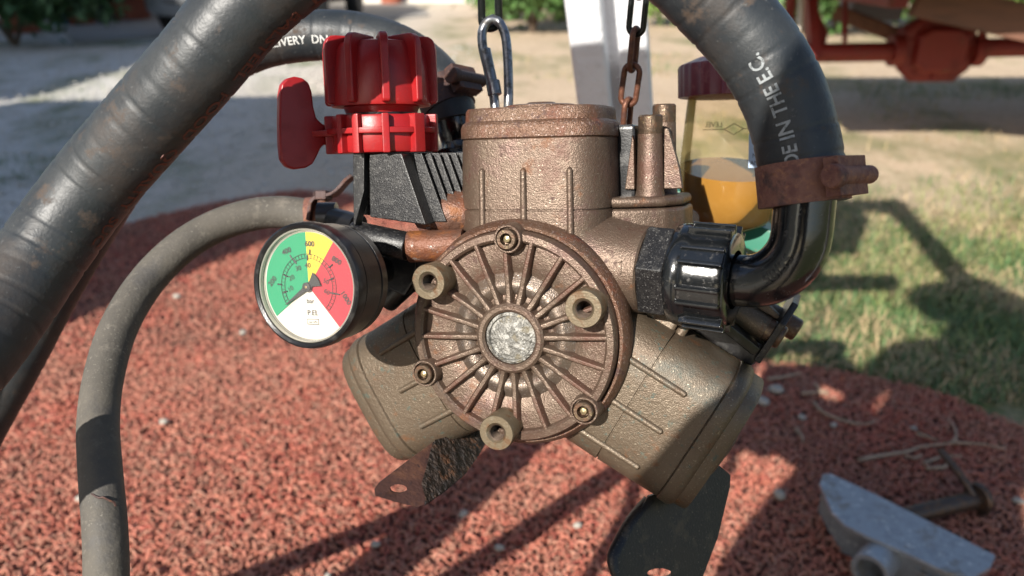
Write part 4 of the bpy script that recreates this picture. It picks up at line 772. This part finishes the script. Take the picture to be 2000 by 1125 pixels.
for zc in (262, 345):   # embossed level marks and lettering on the jar's far side
    z_ = jz(zc-12)
    def onj(a, z): r_ = (92 if zc > 300 else 87)*pxr; return V((jc.x+r_*math.sin(a), jc.y+r_*math.cos(a), z))
    g.tube([onj(a, z_) for a in np.linspace(-.75, -.22, 8)], .0003, 5); g.tube([onj(a, z_) for a in np.linspace(.22, .8, 8)], .0003, 5)
    for s_ in (1, -1): g.tube([onj(-.22, z_), onj(0, z_+s_*.0042), onj(.22, z_)], .0003, 5)
    for s_, a0 in (('LEVEL', -.48), ('OIL', .52)):
        vs, fs = glyphs(s_, .0056, sub=1); g.add([onj(a0-x/.033, z_+.0018+y) for x, y in vs], fs)
g.build('level_mark', 'jar_mark', ja)
g = MB(); c = Lp(1474, 296, jc.y-.034); g.slab([c+V((x, 0, z)) for x, z in ((-.004, -.011), (.004, -.011), (.004, .012), (-.004, .012))], (0, .0006, 0)); st = g.build('label', 'sticker_blue', ja)
g = MB(); flat_text(g, 'N', .004, Matrix.Translation(c+V((0, -.0003, -.004))) @ MF, th=0); flat_text(g, 'AN', .004, Matrix.Translation(c+V((0, -.0003, -.009))) @ MF, th=0); g.build('lettering', 'dial_black', ja)
g = MB(); pa = spline([Wl(1345, 432, .585), Wl(1325, 420, .575), Wl(1305, 440, .56), Wl(1290, 470, .55)], .004); g.tube(pa, .0085, 20); g.build('jar_spout', 'jar_clear', ja)
# green guard behind
g = MB(); a, b = Wl(1280, 372, .66), Wl(1600, 512, .61); g.bar(a, b, .034, .020, (0, 0, 1)); gg = g.build('rear_guard', 'green_paint', PU, bevel=.002)
g = MB(); c = Wl(1478, 447, .62); g.lathe([(.006, 0), (.006, .004)], axisM(c, Wup), 20); g.build('hole_shade_disc', 'inside_shade', gg)  # solid disc without an opening; the hole's shade is in its colour
# bypass outlet behind the valve: black nut, elbow
g = MB(); M0 = axisM(Wl(872, 340, .545), Wl(905, 330, .575)-Wl(872, 340, .545)); g.lathe([(.012, -.006), (.0165, -.005), (.0165, .006), (.0155, .007), (.0155, .020), (.0135, .022)], M0, 48, mod=lambda t, r: 1+(.035 if r > .015 and int(t*12/math.pi) % 3 == 0 else 0)); bn = g.build('bypass_nut', 'black_gloss', PU)
pa = spline([Wl(880, 345, .555), Wl(900, 330, .575), Wl(900, 285, .585), Wl(890, 245, .582), Wl(880, 205, .58)], .004); g = MB(); g.tube(pa, .0135, 28); g.build('bypass_elbow', 'black_gloss', bn)

# ---------------- mounting feet
def planar(refs):
    Mx = np.array([[1, x, y] for x, y, d in refs], float); s_ = np.linalg.solve(Mx, np.array([1/d for _, _, d in refs])); return lambda x, y: P(x, y, 1/(s_[0]+s_[1]*x+s_[2]*y))
def holed_slab(mb, outer, hole, off):
    """flat plate with a real hole: both loops are 3-D points, pushed by off"""
    bm = bmesh.new(); es = []; lv_ = []
    for lp in (outer, hole):
        vs = [bm.verts.new(p) for p in lp]; lv_.append(len(vs)); es += [bm.edges.new((vs[i], vs[(i+1) % len(vs)])) for i in range(len(vs))]
    bmesh.ops.triangle_fill(bm, edges=es, use_beauty=True); bm.verts.index_update(); bm.verts.ensure_lookup_table()
    tv = [v.co.copy() for v in bm.verts]; n = len(tv); fs = [tuple(v.index for v in f.verts) for f in bm.faces]; bm.free()
    al = fs+[tuple(i+n for i in f[::-1]) for f in fs]; b0 = 0
    for c in lv_: al += [(b0+i, b0+(i+1) % c, b0+(i+1) % c+n, b0+i+n) for i in range(c)]; b0 += c
    return mb.add(tv+[p+V(off) for p in tv], al)
pf = planar([(735, 965, .455), (845, 866, .50), (828, 985, .462)]); out = [(733, 968), (731, 955), (740, 943), (790, 905), (846, 864), (842, 885), (832, 915), (823, 945), (829, 962), (831, 975), (826, 986), (815, 991), (775, 981)]
hole = [(778+17*math.cos(t), 955+9*math.sin(t)) for t in (math.pi-2*math.pi*i/20*(-1) for i in range(20))]
g = MB(); holed_slab(g, [MPI @ pf(x, y) for x, y in out], [MPI @ pf(x, y) for x, y in hole], MPI.to_3x3() @ (FW*.0028)); fo_ = g.build('mounting_foot', 'bracket_rust', PU); fo_['label'] = 'rusty flat foot of the left bracket with a bolt hole'
pf = planar([(845, 864, .50), (828, 985, .462), (945, 845, .545)]); g = MB()
g.slab([MPI @ pf(x, y) for x, y in ((845, 864), (890, 852), (946, 842), (950, 862), (930, 895), (905, 930), (872, 958), (829, 988), (830, 968), (823, 945), (832, 915))], MPI.to_3x3() @ V((.0015, .003, 0))); fw_ = g.build('bracket_web', 'bracket_flaky', PU); fw_['label'] = 'flaking rust web of the left bracket'
pf = planar([(1255, 988, .476), (1190, 1080, .455), (1420, 940, .522)]); out = [(1266, 970), (1310, 955), (1370, 925), (1400, 905), (1427, 928), (1426, 950), (1402, 1050), (1372, 1128), (1345, 1190), (1240, 1205), (1206, 1140), (1197, 1102), (1205, 1078), (1238, 1015)]
hole = [(1288+24*math.cos(t), 1120+10*math.sin(t)) for t in (2*math.pi*i/20+1.2 for i in range(20))]; out = out[9:]+out[:9]
g = MB(); holed_slab(g, [MPI @ pf(x, y) for x, y in out], [MPI @ pf(x, y) for x, y in hole], MPI.to_3x3() @ (FW*.003)); g.build('mounting_foot', 'bracket_black', PU)
g = MB(); ra = spline([MPI @ pf(x, y) for x, y in ((1262, 975), (1228, 1014), (1198, 1066), (1187, 1100), (1202, 1145), (1230, 1185))], .004); rows = []
inw = (MPI @ pf(1300, 1040)-MPI @ pf(1220, 1040)).normalized(); bk = MPI.to_3x3() @ FW
for p in ra: rows.append([p+inw*(.0075-.0075*math.cos(t))+bk*(.0055-.0075*math.sin(t)) for t in np.linspace(R(90), R(-20), 8)])
g.sheet(rows, .0025); g.build('bracket_bend', 'bracket_black', PU)

# ================================================================== HOSES
def clampband(root, fr, i0, i1, rad, off, m, screw_dir, name='hose_clamp', teeth=True):
    c = root
    g = MB(); loops = []
    a0 = fr[i0]; a1 = fr[i1]; M0 = axisM(a0[0]-off, a1[0]-a0[0], screw_dir); Lh = (a1[0]-a0[0]).length
    g.lathe([(rad, 0), (rad+.0012, 0), (rad+.0013, Lh), (rad, Lh)], M0, 64); bd = g.build(name, m, root)
    g = MB(); g.box(M0 @ Matrix.Translation((rad+.004, .002, Lh*.5)), .008, .024, Lh*.9); g.lathe([(.0042, -.016), (.0046, -.015), (.0046, .012), (.0058, .0125), (.0058, .0185), (.0052, .019)], M0 @ Matrix.Translation((rad+.0065, 0, Lh*.5)) @ Matrix.Rotation(R(-90), 4, 'X'), 16); g.build('worm_housing', m, bd, bevel=.0009)
    if teeth:
        g = MB()
        for k in range(11): g.box(M0 @ Matrix.Rotation(R(-40-k*5.2), 4, 'Z') @ Matrix.Translation((rad+.0013, 0, Lh*.5)), .0009, .0009, Lh*.5)
        g.build('band_slot', 'rust_dark', bd)
    return bd
def hose(name, pts, r, label, m, ribp=.014, riba=.0006, seg=40, step=.0015, kink=None):
    path = spline(pts, step); n = len(path); root = empty(name, path[0].copy(), label, 'hose'); of = root.location.copy(); path = [p-of for p in path]
    ph = random.random(); rad = [r*(1+.006*mnoise.noise(V((k*.02, ph, 0))))-riba*max(0, math.cos(2*math.pi*(k*step/ribp+ph)))**22 for k in range(n)]
    g = MB(); fr = frames(path); loops = []
    for k, (c, t, a, b) in enumerate(fr):
        lp = []
        for j in range(seg):
            an = 2*math.pi*j/seg; d = a*math.cos(an)+b*math.sin(an); rr_ = rad[k]
            if kink:
                kp, kd, ks, ka = kink; dist = (c+of-kp).length; rr_ *= 1-ka*math.exp(-(dist/ks)**2)*max(0, d.dot(kd))**2
            lp.append(c+d*rr_)
        loops.append(lp)
    g.loft(loops); o = g.build('rubber_wall', m, root, ang=60); return root, fr, step*(n-1), rad, of
big = [V((-1.4, .38, .022)), V((-1.1, .33, .024)), V((-.82, .26, .12)), V((-.56, .22, .44)), P(-430, 925, .338), P(-268, 858, .346), P(-165, 790, .362), P(-70, 700, .384), P(15, 592, .406), P(92, 482, .420), P(183, 360, .424), P(290, 236, .414), P(392, 120, .404), P(494, 0, .398), P(640, -112, 0.3945), P(800, -172, 0.3998), P(960, -188, 0.4050), P(1130, -165, (.405+DE)/2-.002), P(1285, -98, DE-.012), P(1395, 2, DE-.007), P(1475, 92, DE-.005), P(1525, 178, DE-.003), P(1552, 262, DE-.0015), P(1565, 330, DE-.0005), P(1571, 398, DE)]
kd = (RT*-.9-FW*.4).normalized()
HR, fr, HL, rad, of = hose('suction_hose', big, .0500*DE+.0006, 'thick dark rubber suction hose arching over the pump down to the black elbow', 'hose_rubber', kink=(P(1490, 250, DE-.01), kd, .022, .10))
radf = lambda u: rad[min(int(u), len(rad)-1)]
def s_at(px, py):   # arc length nearest to a pixel
    best, bs = 1e9, 0
    for k, f_ in enumerate(fr):
        d = f_[0]+of-CAM; z = d.dot(FW)
        if z < .1: continue
        e = (CX+F*d.dot(RT)/z-px)**2+(CY-F*d.dot(UP)/z-py)**2
        if e < best: best, bs = e, k
    return bs*HL/(len(fr)-1)
g = MB(); tube_text(g, 'MADE IN THE E.C.', .0100, fr, HL, radf, (s_at(1525, 240)), CAM-of, off=.18, flip=True, stretch=.97); g.build('lettering', 'print_grey', HR)
g = MB(); tube_text(g, 'PLAST  BALSTEEL  FOOD  QUALITY  SUC', .0088, fr, HL, radf, (s_at(372, 160)), CAM-of, off=.98, flip=True, stretch=1.30); g.build('lettering', 'print_red', HR)
nf = len(fr); clampband(HR, fr, nf-15, nf-1, .0500*DE+.0005, V((0, 0, 0)), 'rust_band', RT*.55-FW*.75)

bk_ = [V((-1.2, 1.0, .02)), V((-.9, .8, .05)), V((-.7, .62, .2)), P(-130, 1010, .61), P(-45, 845, .60), P(28, 712, .60), P(92, 590, .60), P(160, 470, .60), P(235, 352, .60), P(330, 225, .60), P(420, 132, .60), P(495, 90, .60), P(570, 73, .60), P(640, 69, .60), P(712, 76, .60), P(785, 102, .594), P(845, 148, .586), P(873, 198, .58), P(882, 236, .58)]
H2, fr, HL, rad, of = hose('delivery_hose', bk_, .0182, 'ribbed dark hose curving behind the red knob to the rear outlet', 'hose_rubber', ribp=.0095, riba=.0005)
g = MB(); tube_text(g, 'DELIVERY  DN', .0080, fr, HL, radf, s_at(584, 73), CAM-of, off=.12, flip=False, stretch=1.0); g.build('lettering', 'print_white', H2)
nf = len(fr); clampband(H2, fr, nf-20, nf-6, .0182, V((0, 0, 0)), 'rust_dark', RT*.8-FW*.6, teeth=False)

sm_ = [P(612, 421, .60), P(550, 414, .60), P(490, 420, .595), P(420, 443, .585), P(350, 486, .57), P(285, 552, .555), P(232, 640, .53), P(202, 740, .505), P(192, 830, .485), P(197, 930, .466), P(205, 1030, .453), P(208, 1130, .446), P(205, 1250, .446), V((-.21, .35, .34)), V((-.16, .43, .1)), V((-.02, .56, .014)), V((.3, .68, .014))]
H3, fr, HL, rad, of = hose('spray_hose', sm_, .0117, 'dusty grey thin rubber hose clamped at the outlet and hanging to the mat', 'hose_dusty', riba=.00005)
g = MB(); g.tube(spline([P(x, y, .460-.0122*math.sqrt(max(0, 1-((x-201)/42)**2)))-of for x, y in ((172, 962), (182, 966), (192, 972), (202, 971), (212, 977), (222, 980), (226, 988))], .002), .0006, 6); g.build('crack', 'rust_dark', H3)
g = MB(); a = P(600, 420, 0.6000)-of; b = P(640, 418, 0.6000)-of; g.cyl(a, b, .0128); cb = g.build('hose_clamp', 'rust_band', H3)
g = MB(); pa = [(608, 432, 0.5870), (611, 415, 0.5870), (613, 398, 0.5870), (622, 390, 0.5870), (640, 386, 0.5860), (655, 382, 0.5860), (668, 370, 0.5860), (680, 356, 0.5860), (692, 347, 0.5870)]; rows = []
for p in spline([P(*q)-of for q in pa], .003): rows.append([p+FW*(.0-.007+.014*k/3)+UP*0 for k in range(4)])
g.sheet(rows, .0024); g.build('clamp_strap', 'rust_dark', H3, bevel=.0004)
g = MB(); c = P(630, 391, 0.5850)-of; g.lathe([(.0072, 0), (.0072, .0058), (.0065, .0064)], axisM(c, UP, RT), 6); g.cyl(c, c-UP*.02, .0038, seg=12); g.build('clamp_bolt', 'rust_dark', H3, bevel=.0004)
g = MB(); c = P(640, 424, .55)-of; g.lathe([(.010, -.006), (.010, .006)], axisM(c, RT), 20); g.cyl(P(640, 424, .55)-of, P(700, 440, .53)-of, .0075); g.build('hose_tail', 'black_satin', H3)

# ================================================================== THINGS ON THE MAT
zt = .018
hp = empty('hitch_plate', G(1760, 1060, .0), 'dull grey galvanised hitch plate with a tube, lying on the loop mat', 'metal plate'); ho_ = hp.location.copy()
tp = [(1601, 945), (1607, 925), (1622, 924), (1700, 960), (1800, 1010), (1945, 1084), (1935, 1108), (1900, 1128), (1850, 1118), (1760, 1075), (1690, 1045), (1650, 1025), (1625, 1000)]
g = MB(); g.slab([G(x, y, .075)-ho_ for x, y in tp], (0, 0, -.008)); g.build('top_plate', 'galvanised', hp, bevel=.0015)
g = MB(); w0 = [G(1606, 950, .066), G(1650, 1026, .066), G(1760, 1076, .066), G(1880, 1126, .066)]
g.slab([p-ho_ for p in w0]+[V((p.x, p.y, zt-.004))-ho_ for p in w0[::-1]], (.004, .007, 0)); g.build('web_plate', 'galvanised', hp, bevel=.001)
g = MB(); c = G(1698, 1118, .042)-ho_; tv = (G(1760, 1040, .042)-G(1698, 1118, .042)).normalized(); g.lathe([(.021, 0), (.0285, 0), (.0285, .07), (.021, .07), (.021, 0)], axisM(c, tv), 40, c0=False, c1=False); g.build('tube', 'galvanised', hp, bevel=.0006)
g = MB(); g.slab([G(x, y, .05)-ho_ for x, y in ((1770, 1095), (1790, 1088), (1850, 1122), (1830, 1140))], (0, 0, -.03)); g.build('rib', 'galvanised', hp, bevel=.001)
pn = empty('hitch_pin', G(1900, 990, 0), 'dark steel pull pin with a round collar and rod handle, behind the grey plate', 'pin'); po = pn.location.copy()
a, b = G(1770, 1008, .035), G(1908, 975, .035); g = MB(); g.lathe([(.013, 0), (.0145, .003), (.0145, (b-a).length)], axisM(a-po, b-a), 32); g.build('shaft', 'dark_steel', pn)
g = MB(); g.lathe([(.026, -.003), (.028, 0), (.028, .006), (.025, .009), (.0, .011)], axisM(b-po, b-a), 40); g.build('collar', 'dark_steel', pn, bevel=.0008)
g = MB(); c = G(1836, 880, .085); g.tube(spline([b-po, G(1898, 962, .05)-po, G(1870, 920, .07)-po, c-po], .006), .0062, 16); g.build('handle', 'dark_steel', pn)
TW = [([(1678, 898), (1720, 890), (1770, 882), (1800, 872), (1840, 868), (1868, 862)], 'pale forked twig lying on the mat beyond the pin', [[(1768, 888), (1785, 895), (1800, 888)], [(1860, 866), (1868, 850), (1862, 830), (1850, 818)], [(1864, 864), (1920, 868), (1965, 876)], [(1805, 905), (1840, 892), (1880, 890)]]),
      ([(1810, 914), (1845, 912), (1850, 900)], 'short pale twig beside the pin handle', []),
      ([(1790, 846), (1812, 853), (1830, 860)], 'straight little twig on the shaded mat', []),
      ([(1590, 786), (1608, 805), (1650, 822), (1690, 828), (1710, 822)], 'curved thin twig on the shaded mat by the grass edge', []),
      ([(1565, 768), (1600, 766), (1618, 770)], 'pale bark chip near the grass edge', [[(1592, 750), (1604, 764), (1614, 762)]]),
      ([(1500, 740), (1530, 736), (1565, 728)], 'dry stalk lying at the edge of the mat', []),
      ([(1555, 838), (1566, 852), (1568, 862)], 'tiny bent twig on the shaded mat', [])]
for main, lab, br in TW:
    c = G(*main[0]); rt_ = empty('twig', V((c.x, c.y, .02)), lab, 'twig', 'twigs on the mat')
    for j, pl in enumerate([main]+br):
        g = MB(); pp = spline([G(x, y, .022+.004*random.random())-rt_.location for x, y in pl], .008); g.tube(pp, [.0042*(1-.6*k/len(pp))*(.8 if j else 1) for k in range(len(pp))], 8); g.build('stem' if j == 0 else 'branch', 'twig', rt_)
PB = [(1522, 967, 13, 'rounded grey pebble on the shaded mat below the dark bracket'), (1490, 786, 13, 'small white pebble in the patch of sun behind the pump'), (1514, 763, 14, 'flat white pebble in the patch of sun behind the pump'), (1940, 985, 0, ''), (1988, 978, 10, 'grey pebble beside the pin collar'), (475, 649, 7, 'small white pebble on the mat below the gauge'), (320, 824, 8, 'small white pebble beside the thin hose'), (733, 1063, 9, 'white pebble on the mat left of the dark shadow'), (158, 973, 9, 'pale pebble half behind the thin hose'), (905, 1004, 9, 'pebble lying in the narrow shadow on the mat'), (975, 1070, 9, 'oblong pale pebble on the sunny mat between two shadows'), (345, 579, 7, 'tiny pale pebble far back on the mat'), (1128, 1026, 8, 'pebble lying in the broad diagonal shadow'), (1565, 815, 8, 'small grey pebble on the shaded mat among twigs'), (1628, 830, 7, 'tiny pale pebble next to the curved twig'), (640, 1124, 7, 'pale pebble on the front of the mat'), (1784, 836, 6, 'tiny grey pebble near the straight twig')]
for px, py, r_, lab in PB:
    if not r_: continue
    c = G(px, py, .02); s_ = r_*((c-CAM).dot(FW))/F; g = MB(); rows = []
    sd = random.random()*50; n_ = 12; loops = []
    for i in range(1, 9):
        th = math.pi*i/9; loops.append([V((math.cos(t)*math.sin(th)*s_*1.15, math.sin(t)*math.sin(th)*s_*.85, math.cos(th)*s_*.62))*(1+.22*mnoise.noise(V((math.cos(t)*math.sin(th), math.sin(t)*math.sin(th), math.cos(th)))*1.3+V((sd, 0, 0)))) + V((c.x, c.y, .018+s_*.35)) for t in (2*math.pi*j/n_ for j in range(n_))])
    g.loft(loops); o = g.build('pebble', 'pebble', recentre=True, ang=80); o.rotation_euler.z = random.random()*3; tag(o, lab, 'pebble', 'pebbles on the mat')

# ================================================================== THE PERSON TAKING THE PICTURE (stands behind the lens, casts the shade on the right)
def person():
    root = empty('person', PQ(-.30, .17, 0), 'person in a dark shirt and trousers, standing and holding up a phone', 'person'); of = root.location.copy()
    J = {}; E = []; Rr = []
    def j(name, p, q, h, r, par=None): J[name] = len(Rr); Rr.append((PQ(p, q, h)-of, r)); (E.append((J[par], J[name])) if par else None)
    j('pelvis', -.31, .06, .93, .20); j('waist', -.30, .09, 1.06, .185, 'pelvis'); j('chest', -.29, .135, 1.24, .155, 'waist'); j('upper', -.28, .15, 1.36, .135, 'chest'); j('neck', -.255, .16, 1.44, .058, 'upper'); j('jaw', -.225, .168, 1.50, .07, 'neck'); j('head', -.215, .17, 1.575, .098, 'jaw'); j('crown', -.225, .17, 1.63, .07, 'head')
    for s, sh, eq, wq in (('l', .012, -.058, -.040), ('r', .29, .36, .10)):
        j(s+'sh', -.285, sh, 1.365, .055, 'upper'); j(s+'ua', -.26, sh*.25+eq*.75, 1.25, .040, s+'sh'); j(s+'el', -.24, eq, 1.15, .036, s+'ua'); j(s+'fa', -.16, (eq+wq)/2, 1.05, .035, s+'el'); j(s+'wr', -.075, wq, .945, .028, s+'fa'); j(s+'pm', -.045, wq+(-.010 if s == 'l' else .004), .905, .034, s+'wr')
        for k in range(4): 
            dq = (.012 if s == 'l' else -.012); zz = .935-.021*k
            j(s+'f%da' % k, -.018, wq+dq*1.0, zz, .0095, s+'pm'); j(s+'f%db' % k, -.018+(.004 if s == 'l' else -.004), wq+dq*2.4, zz-.002, .0088, s+'f%da' % k); j(s+'f%dc' % k, -.024+(.004 if s == 'l' else -.004), wq+dq*3.4, zz-.003, .008, s+'f%db' % k)
        j(s+'ta', -.05, wq+dq*1.5, .935, .0105, s+'pm'); j(s+'tb', -.045, wq+dq*2.6, .94, .009, s+'ta')
    for s, qq in (('l', -.10), ('r', .20)):
        j(s+'hip', -.31, qq, .90, .115, 'pelvis'); j(s+'kn', -.28, qq-.01 if s == 'l' else qq+.01, .49, .066, s+'hip'); j(s+'cf', -.30, qq-.015 if s == 'l' else qq+.015, .33, .062, s+'kn'); j(s+'an', -.31, qq-.02 if s == 'l' else qq+.02, .09, .043, s+'cf'); j(s+'toe', -.16, qq-.035 if s == 'l' else qq+.035, .045, .04, s+'an')
    me = bpy.data.meshes.new('body'); me.from_pydata([p for p, r in Rr], E, []); ob = bpy.data.objects.new('body', me); COL.objects.link(ob)
    md = ob.modifiers.new('s', 'SKIN'); md.use_smooth_shade = True
    for k, (p, r) in enumerate(Rr): me.skin_vertices[0].data[k].radius = (r, r*(.78 if k < 4 else 1))
    me.skin_vertices[0].data[0].use_root = True; ob.modifiers.new('d', 'SUBSURF').levels = 2; ob.modifiers['d'].render_levels = 2
    bpy.context.view_layer.update(); m2 = bpy.data.meshes.new_from_object(ob.evaluated_get(bpy.context.evaluated_depsgraph_get())); bpy.data.objects.remove(ob)
    m2.name = 'body'
    for q in ('skin', 'shirt', 'trousers', 'hair', 'shoe'): m2.materials.append(MATS[q])
    fwd_ = PQ(1, 0).normalized()
    for f in m2.polygons:
        c = f.center+of; hd_ = c-PQ(-.215, .17, 1.575)
        if c.z > 1.46: f.material_index = 3 if (hd_.dot(fwd_) < .02 and c.z > 1.50) or c.z > 1.625 else 0
        elif c.dot(fwd_) > -.11 and c.z > .8: f.material_index = 0
        elif c.z > .94: f.material_index = 1
        elif c.z > .10: f.material_index = 2
        else: f.material_index = 4
        f.use_smooth = True
    bo = bpy.data.objects.new('body', m2); COL.objects.link(bo); bo.parent = root
    hc = PQ(-.205, .17, 1.565)-of; rt_ = PQ(0, 1).normalized()
    g = MB(); g.lathe([(.004, -.012), (.013, .0), (.009, .016), (.003, .04)], axisM(hc+fwd_*.092-V((0, 0, .02)), V((0, 0, 1))), 12); g.build('nose', 'skin', root)
    for s in (-1, 1):
        g = MB(); g.lathe([(.0, -.011), (.008, -.008), (.011, 0), (.008, .008), (0, .011)], axisM(hc+fwd_*.086+rt_*s*.033+V((0, 0, .012)), fwd_), 14); g.build('eye', 'print_white', root)
        g = MB(); g.lathe([(.0, -.008), (.02, -.004), (.026, .004), (.018, .012), (.0, .012)], axisM(hc+rt_*s*.094-V((0, 0, .01)), rt_*s), 14); g.build('ear', 'skin', root)
    g = MB(); g.box(axisM(hc+fwd_*.080-V((0, 0, .055)), V((0, 0, 1)), fwd_), .012, .045, .010); g.build('mouth', 'terracotta', root, bevel=.003)
    g = MB(); g.lathe([(.0, .075), (.07, .07), (.092, .04), (.098, .0), (.150, -.012), (.172, -.03), (.170, -.034), (.148, -.016), (.097, -.004), (.09, .036), (.068, .064), (.0, .07)], Matrix.Translation(PQ(-.222, .17, 1.61)-of), 40); g.build('sun_hat', 'twig', root)
    ph = empty('phone', CAM-FW*.012-UP*.04, 'dark smartphone held level in both hands', 'phone'); pf_ = ph.location.copy()
    g = MB(); g.box(Matrix(((RT.x, UP.x, -FW.x, 0), (RT.y, UP.y, -FW.y, 0), (RT.z, UP.z, -FW.z, 0), (0, 0, 0, 1))) @ Matrix.Translation((.0, .025, .006)), .155, .074, .008); g.build('phone_body', 'phone', ph, bevel=.003)
    return root
person()
